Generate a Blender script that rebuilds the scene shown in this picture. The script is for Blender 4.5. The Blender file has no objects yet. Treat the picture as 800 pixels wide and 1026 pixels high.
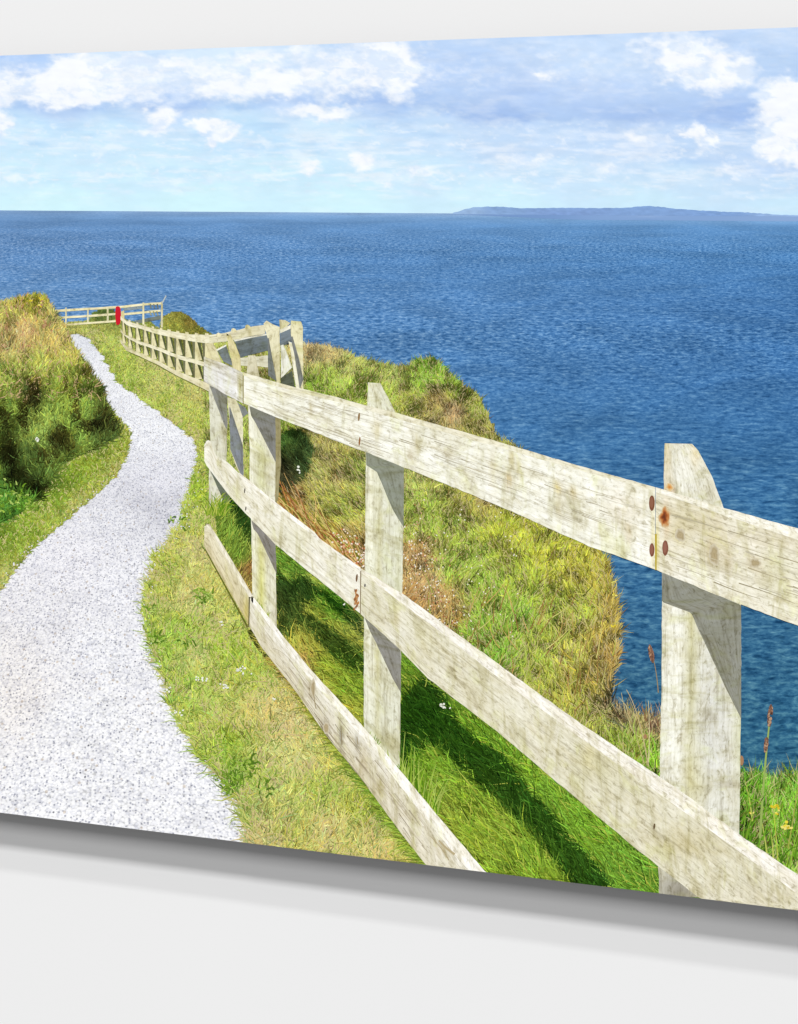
# A glossy landscape print hung on a pale wall, seen close up and a little from the side.
# The only solid things in the photograph are the wall and the print; everything pictured
# (sky, sea, path, fence, grass) is ink lying on the flat face of the print, so it is built as
# coloured inlays on that one flat panel.  Light and shadow on the wall come from real lamps.
import bpy, math
import numpy as np

rng = np.random.default_rng(11)
S = bpy.context.scene
C = S.collection

# ------------------------------------------------------------------ camera and print geometry
F = 1600.0; HZ = 227.0
TH = math.atan(F/5216.0)
DEP = 1.752
fwd = np.array([-math.sin(TH), math.cos(TH), 0.0]); rgt = np.array([math.cos(TH), math.sin(TH), 0.0])
CAM = np.array([0, 0, 1.5]) - fwd*DEP
ROOT = np.array([0.0, 0.0, 0.0])

def P(x, y, lay=0.0):
    """a point of the picture (survey units of the photograph) -> its place on the print's face"""
    x = np.asarray(x, float); y = np.asarray(y, float)
    X = (x-400)/F; Z = -(y-HZ)/F
    dy = fwd[1]+X*rgt[1]
    t = -CAM[1]/dy
    wx = CAM[0]+t*(fwd[0]+X*rgt[0]); wz = CAM[2]+t*Z
    return np.stack([wx-ROOT[0], np.zeros_like(wx)-np.asarray(lay, float)*1e-3, wz-ROOT[2]], -1)

XL, XR = -100.0, 900.0
ytop = lambda x: 55.5-0.0356*x
ybot = lambda x: 814.5+0.1222*x
yhor = lambda x: 210.6+0.0066*x
zt = P(400, ytop(400))[2]; zb = P(400, ybot(400))[2]
xl = P(XL, 300)[0]; xr = P(XR, 300)[0]
ROOT = np.array([(xl+xr)/2, 0.0, zb])

# ------------------------------------------------------------------ colour and noise helpers
KE = 0.94
def lin(c):
    c = np.asarray(c, float)/255.0
    return np.where(c <= 0.04045, c/12.92, ((c+0.055)/1.055)**2.4)*KE

def _h(ix, iy, s):
    n = (ix.astype(np.int64)*374761393+iy.astype(np.int64)*668265263+s*144665) & 0xffffffff
    n = ((n ^ (n >> 13))*1274126177) & 0xffffffff
    n = n ^ (n >> 16)
    return (n & 0xffffff)/float(0xffffff)
def vnoise(x, y, s=0):
    x = np.asarray(x, float); y = np.asarray(y, float)
    ix = np.floor(x); iy = np.floor(y); fx = x-ix; fy = y-iy
    fx = fx*fx*(3-2*fx); fy = fy*fy*(3-2*fy)
    a = _h(ix, iy, s); b = _h(ix+1, iy, s); c = _h(ix, iy+1, s); d = _h(ix+1, iy+1, s)
    return (a*(1-fx)+b*fx)*(1-fy)+(c*(1-fx)+d*fx)*fy
def fbm(x, y, s=0, o=4, g=0.5):
    r = 0; a = 1; t = 0
    for k in range(o):
        r = r+a*vnoise(x*2**k+17.3*k, y*2**k+9.1*k, s+k*7); t += a; a *= g
    return r/t
def sst(a, b, x):
    t = np.clip((x-a)/(b-a), 0, 1); return t*t*(3-2*t)
def inpoly(x, y, poly):
    r = np.zeros(np.shape(x), bool); n = len(poly); j = n-1
    for i in range(n):
        xi, yi = poly[i]; xj, yj = poly[j]
        if yi != yj:
            r ^= ((yi > y) != (yj > y)) & (x < (xj-xi)*(y-yi)/(yj-yi)+xi)
        j = i
    return r
def ctrl(x, y, pts, p=3.0, asp=1.3):
    """smooth colour field through hand-read colour points (x, y, r, g, b)"""
    num = 0; den = 0
    for (cx, cy, r, g, b) in pts:
        w = 1.0/(((x-cx)**2+((y-cy)*asp)**2)+60.0)**(p/2)
        num = num+w[..., None]*lin((r, g, b)); den = den+w
    return num/den[..., None]

# ------------------------------------------------------------------ materials
MATS = {}
def newmat(name):
    m = bpy.data.materials.new(name); m.use_nodes = True
    nt = m.node_tree; b = nt.nodes['Principled BSDF']
    b.inputs['Roughness'].default_value = 0.55
    b.inputs['Specular IOR Level'].default_value = 0.0
    return m, nt, b
def N(nt, t, **kw):
    n = nt.nodes.new(t)
    for k, v in kw.items(): setattr(n, k, v)
    return n
def ramp(nt, src, stops):
    r = N(nt, 'ShaderNodeValToRGB'); e = r.color_ramp.elements
    while len(e) > 1: e.remove(e[-1])
    e[0].position = stops[0][0]; v = stops[0][1]; e[0].color = (v, v, v, 1) if np.isscalar(v) else (*v, 1)
    for p, v in stops[1:]:
        q = e.new(p); q.color = (v, v, v, 1) if np.isscalar(v) else (*v, 1)
    nt.links.new(src, r.inputs[0]); return r.outputs[0]
def mix(nt, mode, fac, a, b):
    m = N(nt, 'ShaderNodeMix', data_type='RGBA', blend_type=mode)
    if isinstance(fac, (int, float)): m.inputs[0].default_value = fac
    else: nt.links.new(fac, m.inputs[0])
    for i, s in ((6, a), (7, b)):
        if isinstance(s, tuple): m.inputs[i].default_value = (*s, 1)
        else: nt.links.new(s, m.inputs[i])
    return m.outputs[2]
def noise(nt, vec, scale, detail=3, rough=0.55, dist=0.0):
    n = N(nt, 'ShaderNodeTexNoise'); n.inputs['Scale'].default_value = scale
    n.inputs['Detail'].default_value = detail; n.inputs['Roughness'].default_value = rough
    n.inputs['Distortion'].default_value = dist
    nt.links.new(vec, n.inputs['Vector']); return n.outputs['Fac']
def mapping(nt, vec, sc, loc=(0, 0, 0)):
    m = N(nt, 'ShaderNodeMapping'); m.inputs['Scale'].default_value = sc; m.inputs['Location'].default_value = loc
    nt.links.new(vec, m.inputs['Vector']); return m.outputs[0]

def m_ink(name, grain=0.0):
    m, nt, b = newmat(name)
    a = N(nt, 'ShaderNodeAttribute', attribute_name='ink')
    out = a.outputs['Color']
    if grain:
        tc = N(nt, 'ShaderNodeTexCoord')
        n = noise(nt, tc.outputs['Object'], 500, 2)
        out = mix(nt, 'MULTIPLY', 1.0, out, ramp(nt, n, [(0.3, 1-grain), (0.7, 1+0*grain)]))
    nt.links.new(out, b.inputs['Base Color'])
    return m
M_INK = m_ink('printed_ink')

def m_sea():
    m, nt, b = newmat('printed_sea')
    a = N(nt, 'ShaderNodeAttribute', attribute_name='ink').outputs['Color']
    uv = N(nt, 'ShaderNodeUVMap', uv_map='uv').outputs[0]
    wa = N(nt, 'ShaderNodeAttribute', attribute_name='wts'); wt = wa.outputs['Color']
    sep = N(nt, 'ShaderNodeSeparateColor'); nt.links.new(wt, sep.inputs[0])
    def blend(k, det, ysc, off):
        out = None
        for q in range(3):
            sx = 2.9*2.2**q/k
            n = noise(nt, mapping(nt, uv, (1/sx, ysc*0.42, 1), (off+q*11, off*2, 0)), 1.0, det, 0.6, 0.35)
            m = N(nt, 'ShaderNodeMath', operation='MULTIPLY'); nt.links.new(n, m.inputs[0]); nt.links.new(sep.outputs[q], m.inputs[1])
            if out is None: out = m.outputs[0]
            else:
                ad = N(nt, 'ShaderNodeMath', operation='ADD'); nt.links.new(out, ad.inputs[0]); nt.links.new(m.outputs[0], ad.inputs[1]); out = ad.outputs[0]
        ad = N(nt, 'ShaderNodeMath', operation='ADD'); nt.links.new(out, ad.inputs[0]); nt.links.new(wa.outputs['Alpha'], ad.inputs[1])
        return ad.outputs[0]
    n1 = blend(0.85, 5, 2.3, 0.0); n2 = blend(2.0, 3, 4.2, 5.0); n3 = noise(nt, mapping(nt, uv, (0.012, 0.08, 1), (9, 2, 0)), 1.0, 3, 0.5, 0.3)
    f1 = ramp(nt, n1, [(0.34, (0.30, 0.44, 0.54)), (0.45, (0.70, 0.79, 0.86)), (0.52, (1.0, 1.0, 1.0)), (0.65, (2.1, 1.58, 1.28))])
    f2 = ramp(nt, n2, [(0.34, (0.50, 0.62, 0.70)), (0.5, (0.98, 0.98, 0.98)), (0.66, (1.8, 1.42, 1.2))])
    f3 = ramp(nt, n3, [(0.32, 0.85), (0.68, 1.12)])
    c = mix(nt, 'MULTIPLY', 1.0, a, f1); c = mix(nt, 'MULTIPLY', 0.85, c, f2); c = mix(nt, 'MULTIPLY', 1.0, c, f3)
    nt.links.new(c, b.inputs['Base Color']); return m

def m_path():
    m, nt, b = newmat('printed_gravel')
    a = N(nt, 'ShaderNodeAttribute', attribute_name='ink').outputs['Color']
    uv = N(nt, 'ShaderNodeUVMap', uv_map='uv').outputs[0]
    vo = N(nt, 'ShaderNodeTexVoronoi', feature='F1'); vo.inputs['Scale'].default_value = 1.0
    vo.inputs['Randomness'].default_value = 1.0
    nt.links.new(uv, vo.inputs['Vector'])
    gap = ramp(nt, vo.outputs['Distance'], [(0.0, 1.05), (0.45, 1.02), (0.72, 0.86), (0.95, 0.50)])
    bw = N(nt, 'ShaderNodeRGBToBW'); nt.links.new(vo.outputs['Color'], bw.inputs[0])
    tone = ramp(nt, bw.outputs[0], [(0.0, (0.50, 0.51, 0.58)), (0.22, (0.80, 0.81, 0.87)), (0.42, (0.98, 0.98, 1.0)), (1.0, (1.12, 1.12, 1.1))])
    def fleck(sc, off, thr, rad, dark):
        v = N(nt, 'ShaderNodeTexVoronoi', feature='F1'); v.inputs['Scale'].default_value = sc
        nt.links.new(mapping(nt, uv, (1, 0.8, 1), (off, off*2, 0)), v.inputs['Vector'])
        sp = N(nt, 'ShaderNodeSeparateColor'); nt.links.new(v.outputs['Color'], sp.inputs[0])
        lt = N(nt, 'ShaderNodeMath', operation='LESS_THAN'); nt.links.new(sp.outputs[0], lt.inputs[0]); lt.inputs[1].default_value = thr
        dd = ramp(nt, v.outputs['Distance'], [(rad*0.6, 1.0), (rad, 0.0)])
        mm = N(nt, 'ShaderNodeMath', operation='MULTIPLY'); nt.links.new(lt.outputs[0], mm.inputs[0]); nt.links.new(dd, mm.inputs[1])
        return mix(nt, 'MIX', mm.outputs[0], (1.0, 1.0, 1.0), dark)
    fl = mix(nt, 'MULTIPLY', 1.0, fleck(0.9, 3, 0.36, 0.44, (0.50, 0.51, 0.57)), fleck(0.5, 7, 0.06, 0.24, (0.25, 0.25, 0.28)))
    fl = mix(nt, 'MULTIPLY', 1.0, fl, fleck(0.5, 11, 0.10, 0.40, (0.75, 0.68, 0.60)))
    n2 = noise(nt, mapping(nt, uv, (0.07, 0.1, 1)), 1.0, 4, 0.6)
    pt = ramp(nt, n2, [(0.34, (0.92, 0.92, 0.93)), (0.55, (1.02, 1.02, 1.02))])
    c = mix(nt, 'MULTIPLY', 0.75, a, gap); c = mix(nt, 'MULTIPLY', 0.8, c, tone); c = mix(nt, 'MULTIPLY', 1.0, c, fl)
    c = mix(nt, 'MULTIPLY', 1.0, c, pt)
    nt.links.new(c, b.inputs['Base Color']); return m

def m_wood():
    # uv.x runs along the plank (survey units / 10), uv.y across it (0..~8)
    m, nt, b = newmat('printed_weathered_wood')
    a = N(nt, 'ShaderNodeAttribute', attribute_name='ink').outputs['Color']
    uv = N(nt, 'ShaderNodeUVMap', uv_map='uv').outputs[0]
    g1 = noise(nt, mapping(nt, uv, (0.12, 2.3, 1)), 1.0, 5, 0.65, 0.7)
    g2 = noise(nt, mapping(nt, uv, (0.5, 6.0, 1), (5, 1, 0)), 1.0, 4, 0.7, 0.3)
    g3 = noise(nt, mapping(nt, uv, (1.5, 2.4, 1), (2, 8, 0)), 1.0, 5, 0.68, 0.8)
    st = noise(nt, mapping(nt, uv, (0.75, 0.16, 1), (7, 3, 0)), 1.0, 4, 0.62, 0.6)
    s2 = noise(nt, mapping(nt, uv, (0.3, 0.45, 1), (1, 12, 0)), 1.0, 5, 0.66, 0.9)
    s3 = noise(nt, mapping(nt, uv, (0.45, 0.3, 1), (31, 22, 0)), 1.0, 4, 0.6, 0.6)
    a = mix(nt, 'MULTIPLY', 1.0, a, (1.15, 1.165, 1.20))
    c = mix(nt, 'MULTIPLY', 0.55, a, ramp(nt, g1, [(0.36, (0.58, 0.55, 0.46)), (0.44, (0.95, 0.94, 0.89)), (0.56, (1.02, 1.02, 1.0)), (0.68, (1.14, 1.15, 1.18))]))
    c = mix(nt, 'MULTIPLY', 0.55, c, ramp(nt, g2, [(0.34, (0.72, 0.69, 0.62)), (0.46, (0.98, 0.98, 0.97)), (0.7, (1.12, 1.12, 1.14))]))
    c = mix(nt, 'MULTIPLY', 0.85, c, ramp(nt, g3, [(0.34, (0.62, 0.59, 0.50)), (0.46, (1, 1, 1)), (0.68, (1.14, 1.14, 1.15))]))
    c = mix(nt, 'MULTIPLY', 0.7, c, ramp(nt, st, [(0.35, (0.74, 0.72, 0.56)), (0.46, (1.0, 1.0, 0.98)), (0.66, (1.10, 1.10, 1.15))]))
    c = mix(nt, 'MULTIPLY', 0.75, c, ramp(nt, s2, [(0.33, (0.62, 0.58, 0.44)), (0.42, (0.92, 0.90, 0.82)), (0.52, (1.0, 1.0, 1.0)), (0.7, (1.08, 1.09, 1.12))]))
    c = mix(nt, 'MULTIPLY', 0.7, c, ramp(nt, s3, [(0.34, (0.93, 0.95, 0.74)), (0.46, (1.0, 1.0, 1.0))]))
    nt.links.new(c, b.inputs['Base Color']); return m
M_SEA = m_sea(); M_PATH = m_path(); M_WOOD = m_wood()

def m_plain(name, col, rough=0.6, bump=0.0):
    m, nt, b = newmat(name); b.inputs['Roughness'].default_value = rough
    tc = N(nt, 'ShaderNodeTexCoord')
    n = noise(nt, tc.outputs['Object'], 3, 3)
    c = mix(nt, 'MULTIPLY', 1.0, col, ramp(nt, n, [(0.3, 0.992), (0.7, 1.0)]))
    nt.links.new(c, b.inputs['Base Color'])
    if bump:
        n2 = noise(nt, tc.outputs['Object'], 900, 3)
        bp = N(nt, 'ShaderNodeBump'); bp.inputs['Strength'].default_value = bump; bp.inputs['Distance'].default_value = 0.0002
        nt.links.new(n2, bp.inputs['Height']); nt.links.new(bp.outputs[0], b.inputs['Normal'])
    return m

# ------------------------------------------------------------------ mesh building
def mkmesh(name, V, faces, mat, col=None, uv=None, parent=None, label=None, starts=None, flat=None):
    """V (n,3); faces = (m,3|4) array or list of arrays; col per vertex; uv per vertex"""
    me = bpy.data.meshes.new(name)
    if not isinstance(faces, list): faces = [faces]
    idx = np.concatenate([np.asarray(f).ravel() for f in faces]).astype(np.int32)
    tot = np.concatenate([np.full(len(f), np.asarray(f).shape[1], np.int32) for f in faces])
    st = np.concatenate([[0], np.cumsum(tot)[:-1]]).astype(np.int32)
    me.vertices.add(len(V)); me.vertices.foreach_set('co', np.asarray(V, np.float32).ravel())
    me.loops.add(len(idx)); me.loops.foreach_set('vertex_index', idx)
    me.polygons.add(len(tot)); me.polygons.foreach_set('loop_start', st); me.polygons.foreach_set('loop_total', tot)
    me.polygons.foreach_set('use_smooth', np.zeros(len(tot), bool))
    me.update(calc_edges=True)
    me.shade_flat()
    if col is not None:
        at = me.color_attributes.new('ink', 'FLOAT_COLOR', 'POINT')
        c4 = np.ones((len(V), 4), np.float32); c4[:, :3] = col
        at.data.foreach_set('color', c4.ravel())
    if uv is not None:
        ul = me.uv_layers.new(name='uv'); ul.data.foreach_set('uv', np.asarray(uv, np.float32)[idx].ravel())
    me.materials.append(mat)
    o = bpy.data.objects.new(name, me); C.objects.link(o)
    if parent is not None: o.parent = parent
    if label: o['label'] = label
    return o

def grid_faces(ny, nx, keep=None):
    i = np.arange(ny*nx).reshape(ny, nx)
    f = np.stack([i[:-1, :-1], i[1:, :-1], i[1:, 1:], i[:-1, 1:]], -1).reshape(-1, 4)
    if keep is not None: f = f[keep.ravel()]
    return f

# ------------------------------------------------------------------ the print
pr = bpy.data.objects.new('wall_print', None); C.objects.link(pr)
pr.location = ROOT; pr.empty_display_size = 0.2
pr['label'] = 'glossy frameless wall print of a white cliff path, timber fence and blue sea'
pr['category'] = 'wall art'

def box_mesh(x0, x1, y0, y1, z0, z1):
    V = np.array([[x, y, z] for x in (x0, x1) for y in (y0, y1) for z in (z0, z1)])
    Fc = np.array([[0, 1, 3, 2], [4, 6, 7, 5], [0, 4, 5, 1], [2, 3, 7, 6], [0, 2, 6, 4], [1, 5, 7, 3]])
    return V, Fc
V, Fc = box_mesh(xl-ROOT[0], xr-ROOT[0], 0.0006, 0.028, 0, zt-zb)
mkmesh('backing_panel', V, Fc, m_plain('dark_panel_edge', (0.06, 0.06, 0.065)), parent=pr, label='thin rigid backing panel of the print')

# ---- sky
ny, nx = 150, 760
tx = np.linspace(XL, XR, nx); ty = np.linspace(0, 1, ny)
X = np.tile(tx, (ny, 1)); Y = ytop(X)+(yhor(X)+0.6-ytop(X))*ty[:, None]
wx = (fbm(X/26, Y/15, 3, 5, 0.6)-0.5)*34+(fbm(X/7, Y/5, 31, 3)-.5)*8; wy = (fbm(X/22, Y/13, 9, 5, 0.6)-0.5)*20+(fbm(X/6, Y/4, 37, 3)-.5)*6
Xw = X+wx; Yw = Y+wy
base = ctrl(X, Y, [(10, 62, 180, 204, 247), (120, 70, 214, 228, 251), (220, 60, 218, 231, 252), (60, 108, 186, 206, 243), (170, 104, 196, 214, 247),
    (300, 100, 198, 215, 247), (380, 100, 187, 207, 244), (450, 75, 188, 208, 246), (520, 90, 190, 208, 245), (500, 112, 183, 203, 242), (600, 60, 204, 220, 249),
    (600, 95, 192, 210, 246), (640, 118, 184, 204, 242), (730, 110, 184, 204, 243), (720, 45, 194, 212, 246), (780, 60, 190, 210, 245), (780, 40, 196, 214, 247), (860, 70, 192, 210, 246),
    (30, 130, 204, 228, 252), (100, 135, 206, 229, 252), (240, 130, 200, 225, 251), (330, 130, 206, 228, 251), (430, 140, 202, 222, 249), (500, 140, 198, 217, 247), (560, 142, 200, 218, 248),
    (640, 140, 198, 216, 247), (720, 150, 195, 214, 246), (780, 165, 196, 214, 246), (30, 170, 206, 232, 252), (150, 170, 207, 232, 252), (280, 175, 208, 234, 252),
    (420, 170, 207, 230, 251), (560, 175, 205, 226, 250), (680, 180, 202, 223, 248), (790, 185, 200, 221, 248), (-60, 100, 196, 216, 248), (-60, 170, 206, 232, 252),
    (50, 207, 213, 241, 252), (200, 207, 213, 241, 252), (350, 207, 213, 240, 252), (500, 203, 211, 237, 252), (650, 203, 207, 231, 250), (790, 207, 204, 228, 249)], 3.4, 2.2)
wht = np.zeros_like(X)
for (cx, cy, rx, ry, a) in [(-60, 75, 60, 14, 0.9), (15, 88, 45, 13, 1.1), (75, 76, 26, 18, 1.2), (60, 94, 60, 10, 1.1), (110, 94, 50, 10, 0.9), (160, 88, 34, 8, 0.5),
    (105, 66, 30, 8, 0.7), (200, 78, 240, 18, 0.60), (150, 62, 70, 9, .7), (600, 66, 190, 26, 0.26), (230, 88, 60, 12, 0.75), (190, 98, 40, 6, 0.5), (285, 82, 45, 13, 0.9), (345, 70, 50, 20, 0.9), (385, 62, 30, 18, 1.2), (330, 92, 45, 8, 0.6),
    (400, 78, 12, 20, 0.9), (260, 58, 40, 8, 0.6), (310, 52, 50, 8, .5), (160, 117, 15, 12, 1.0), (150, 130, 8, 8, 0.6), (210, 122, 15, 6, 1.2), (222, 133, 14, 7, 1.0), (208, 140, 5, 9, 0.9), (320, 112, 32, 8, 0.75),
    (310, 167, 9, 9, 0.7), (365, 158, 12, 9, 0.8), (390, 182, 14, 6, 0.5), (130, 166, 22, 6, 0.35), (5, 125, 10, 14, 0.7), (50, 150, 35, 6, 0.3), (5, 180, 12, 5, .5), (255, 148, 30, 6, .35), (100, 150, 20, 8, .4), (205, 178, 16, 5, .5),
    (545, 74, 16, 7, 0.7), (560, 52, 30, 14, 0.35), (640, 62, 40, 12, 0.35), (688, 52, 22, 20, 1.1), (710, 66, 24, 18, 1.3), (735, 72, 18, 12, 1.1), (690, 74, 30, 9, 0.7), (665, 45, 26, 10, 0.6),
    (788, 103, 24, 17, 1.5), (786, 122, 22, 22, 1.3), (780, 142, 16, 14, 1.3), (800, 150, 26, 14, 1.0), (850, 120, 50, 32, 1.1), (645, 135, 20, 14, 0.6), (697, 134, 5, 14, 0.7), (712, 143, 14, 6, 0.65),
    (425, 173, 26, 6, 0.6), (530, 164, 40, 7, 0.5), (610, 166, 24, 8, 0.5), (655, 160, 24, 6, 0.4), (725, 172, 34, 5, 0.5), (755, 195, 10, 4, 0.4), (440, 112, 40, 7, 0.3),
    (500, 125, 60, 5, 0.3), (600, 128, 60, 5, 0.25), (520, 148, 30, 4, .3)]:
    r2 = ((Xw-cx)/rx)**2+((Yw-cy)/ry)**2
    wht = np.maximum(wht, a*np.exp(-r2*0.62))
det = fbm(X/9+3, Y/5, 21, 5, 0.62)
cov = sst(0.12, 0.88, wht*1.15+(det-0.5)*0.62)
thin = sst(0.42, 0.80, fbm(X/30, Y/7, 41, 5, 0.6))*0.26
low = sst(150, 200, Y)
cov = np.maximum(cov, thin*(1-0.5*low))
inn_ = sst(0.40, 0.75, fbm(Xw/22, Yw/10, 55, 5, 0.6))
white = lin((247, 250, 254))*(1-inn_[..., None]*np.array([0.24, 0.15, 0.03]))
sml = sst(0.55, 0.80, fbm(X/11+5, Y/6, 63, 5, 0.62))*sst(112, 130, Y)*(1-sst(178, 200, Y))*0.55
cov = np.maximum(cov, sml)
cov = np.maximum(cov, sst(0.44, 0.74, fbm(X/30, Y/4.5, 47, 5, 0.6))*sst(120, 140, Y)*(1-sst(188, 206, Y))*0.5)
base = base*np.array([0.97, 1.03, 1.0])
col = base*(1-cov[..., None])+white*cov[..., None]
yb_ = np.interp(X, [-100, 100, 300, 400, 470, 620, 800, 900], [104, 106, 103, 100, 116, 119, 120, 120])+(fbm(X/17, X*0, 96, 4)-.5)*12
und = np.where(Y < yb_, np.exp(-((yb_-Y)/18)**2), np.exp(-((Y-yb_)/4.0)**2))*(1-0.8*cov)*(0.7+0.6*(fbm(X/20, Y/8, 97, 4)))
col = col*(1-0.17*und[..., None]*np.array([1.0, 0.72, 0.25]))
col *= (1+(fbm(X/14, Y/5, 77, 4)-0.5)*0.10)[..., None]
dark = sst(0.5, 0.85, fbm(X/40, Y/9, 91, 4))*(1-cov)*0.14*(1-low)
col = col*(1-dark[..., None]*np.array([1.0, 0.66, 0.22]))
mkmesh('sky', P(X, Y, 0.0).reshape(-1, 3), grid_faces(ny, nx), M_INK, np.clip(col, 0, 0.97).reshape(-1, 3), parent=pr,
       label='printed pale blue sky with white and lilac cloud banks')

# ---- sea
t = np.linspace(0, 1, 170)**1.6; nx = 260
tx = np.linspace(XL, XR, nx); X = np.tile(tx, (len(t), 1)); Y = yhor(X)+t[:, None]*(850-yhor(X))
seac = [(0, 213, 112, 142, 190), (200, 213, 118, 148, 194), (400, 214, 122, 152, 200), (600, 217, 138, 166, 214), (800, 219, 128, 160, 208),
    (0, 222, 92, 128, 182), (200, 222, 90, 128, 182), (400, 224, 86, 128, 186), (600, 228, 80, 124, 184), (800, 228, 78, 122, 182),
    (0, 250, 84, 122, 178), (150, 250, 82, 122, 178), (300, 255, 72, 116, 174), (500, 250, 60, 106, 168), (700, 250, 58, 106, 168), (100, 217, 104, 138, 188), (300, 218, 106, 142, 194),
    (0, 290, 88, 130, 186), (150, 290, 86, 128, 184), (300, 300, 74, 120, 178), (450, 300, 62, 108, 166), (600, 300, 52, 98, 158), (780, 300, 48, 94, 154),
    (330, 335, 80, 126, 182), (480, 370, 62, 108, 164), (600, 380, 54, 100, 154), (780, 380, 48, 92, 146), (550, 440, 60, 106, 158), (780, 460, 48, 92, 142),
    (640, 470, 56, 102, 152), (640, 600, 50, 96, 142), (780, 600, 40, 86, 128), (640, 690, 44, 92, 136), (780, 680, 36, 80, 116), (760, 760, 34, 80, 112), (900, 500, 44, 88, 138)]
dy = (Y-yhor(X))
kd = [0, 4, 12, 40, 90, 160, 250, 380, 560, 700]
CL = np.array([(104, 136, 184), (98, 134, 186), (86, 124, 178), (78, 118, 174), (82, 124, 180), (72, 116, 172), (62, 108, 162), (54, 98, 148), (44, 88, 132), (40, 84, 124)], float)
CR = np.array([(136, 164, 208), (104, 144, 196), (80, 126, 184), (62, 110, 170), (56, 102, 162), (52, 98, 156), (48, 94, 146), (44, 90, 134), (38, 84, 118), (36, 80, 112)], float)
fx_ = np.clip(X/800, 0, 1)[..., None]
cl = np.stack([np.interp(dy, kd, CL[:, q]) for q in range(3)], -1)*(1-fx_)+np.stack([np.interp(dy, kd, CR[:, q]) for q in range(3)], -1)*fx_
col = lin(cl)
UVx = X; UVy = 96.0*np.log(dy+42)
sz = np.log(np.clip(0.034*(dy+45), 1, 99)/2.6)/math.log(2.2)
WTS = np.stack([np.clip(1-np.abs(sz-k), 0, 1) for k in range(3)], -1); WTS[..., 0] = np.where(sz < 0, 1, WTS[..., 0]); WTS[..., 2] = np.where(sz > 2, 1, WTS[..., 2])
col = col*np.array([1.78, 1.58, 1.30])
dyS = dy.copy()
uv = np.stack([UVx, UVy], -1).reshape(-1, 2)
yc = (Y[:-1, :-1]+Y[1:, 1:])/2; xc = (X[:-1, :-1]+X[1:, 1:])/2
sea_o = mkmesh('sea', P(X, Y, 0.08).reshape(-1, 3), grid_faces(len(t), nx, (yc < 345) | (xc > 300)), M_SEA, col.reshape(-1, 3), uv, pr,
       label='printed deep blue sea with fine ripples up to a level horizon')

at = sea_o.data.color_attributes.new('wts', 'FLOAT_COLOR', 'POINT'); w4 = np.ones((X.size, 4), np.float32); wf = np.clip(dyS/38, 0.22, 1).reshape(-1, 1); w4[:, :3] = WTS.reshape(-1, 3)*wf; w4[:, 3:] = 0.492*(1-wf); at.data.foreach_set('color', w4.ravel())
# ---- island
tp = [(454, 213.2), (460, 211.4), (466, 209.2), (476, 207.4), (490, 206.8), (508, 207.2), (520, 208.4), (545, 208.2), (570, 208.0), (590, 208.4), (606, 208.2), (620, 208), (632, 207.6), (640, 206.8), (652, 206.2),
      (664, 207.2), (680, 209.2), (700, 210.8), (712, 211.2), (730, 212.4), (748, 212.6), (765, 213.8), (776, 214.8), (800, 215.4)]
xs = np.linspace(454, 800, 240); yt = np.interp(xs, *zip(*tp))+(vnoise(xs/3, xs*0, 5)-0.5)*0.6; ybm = yhor(xs)+0.9
rows = np.linspace(0, 1, 7); X = np.tile(xs, (7, 1)); Y = yt+(ybm-yt)*rows[:, None]
col = ctrl(X, Y, [(470, 209, 150, 180, 218), (500, 209, 132, 164, 208), (560, 210, 132, 163, 209), (650, 209, 130, 163, 211), (720, 213, 128, 162, 212), (560, 214, 126, 156, 208), (790, 215, 150, 180, 222)], 3, 2)
col *= (1+(fbm(X/5, Y/1.2, 3, 3)-0.45)*0.35)[..., None]
mkmesh('island', P(X, Y, 0.12).reshape(-1, 3), grid_faces(7, 240), M_INK, col.reshape(-1, 3), None, pr, label='printed long low hazy blue island on the horizon')
X = np.tile(np.linspace(440, 900, 60), (4, 1)); Y = yhor(X)+0.9+np.linspace(0, 1, 4)[:, None]*(0.2+4.6*sst(440, 600, X))
col = ctrl(X, Y, [(500, 214, 130, 160, 208), (650, 216, 150, 178, 220), (800, 218, 140, 170, 214), (650, 221, 112, 150, 202), (500, 219, 104, 142, 194), (850, 221, 110, 148, 200)], 3, 2)
mkmesh('sea_haze_band', P(X, Y, 0.10).reshape(-1, 3), grid_faces(4, 60), M_INK, col.reshape(-1, 3), None, pr, label='printed pale lilac strip of sea below the island')

# ---- the region outlines
PATH_L = [(334, 68), (340, 72), (353, 83), (366, 91), (380, 98), (395, 102), (406, 106), (416, 113), (425, 122), (434, 129), (445, 128), (457, 124), (476, 115), (488, 101), (500, 89), (508, 78), (520, 66), (533, 50), (545, 35), (560, 22), (575, 10), (590, 0), (620, -30), (680, -70), (800, -100), (900, -100)]
PATH_R = [(334, 83), (338, 91), (349, 98), (366, 110), (383, 120), (393, 135), (402, 144), (410, 159), (423, 174), (434, 189), (442, 197), (457, 199), (474, 194), (490, 190), (507, 183), (529, 180), (540, 170), (552, 158), (575, 149), (609, 142), (643, 146), (670, 161), (697, 170), (720, 180), (742, 191), (769, 213), (796, 229), (818, 245), (845, 254), (880, 262)]
pl = lambda y: np.interp(y, *zip(*PATH_L)); prr = lambda y: np.interp(y, *zip(*PATH_R))
CLIFF = [(203, 337), (235, 342), (268, 345), (290, 348), (296, 350), (304, 345), (320, 346), (337, 349), (350, 353), (356, 358), (370, 361), (382, 364), (395, 367), (405, 367), (418, 361), (431, 357), (440, 363), (448, 372), (457, 381), (470, 390), (480, 399), (487, 411), (492, 422), (500, 438),
         (520, 449), (560, 500), (600, 550), (609, 566), (613, 585), (615, 602), (618, 625), (619, 645), (619, 662), (614, 676), (612, 696), (612, 712), (622, 716), (632, 718), (648, 724), (662, 727), (680, 760), (700, 778), (742, 786), (760, 781), (775, 790), (800, 781), (840, 790), (900, 780), (900, 930), (205, 930)]
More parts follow.
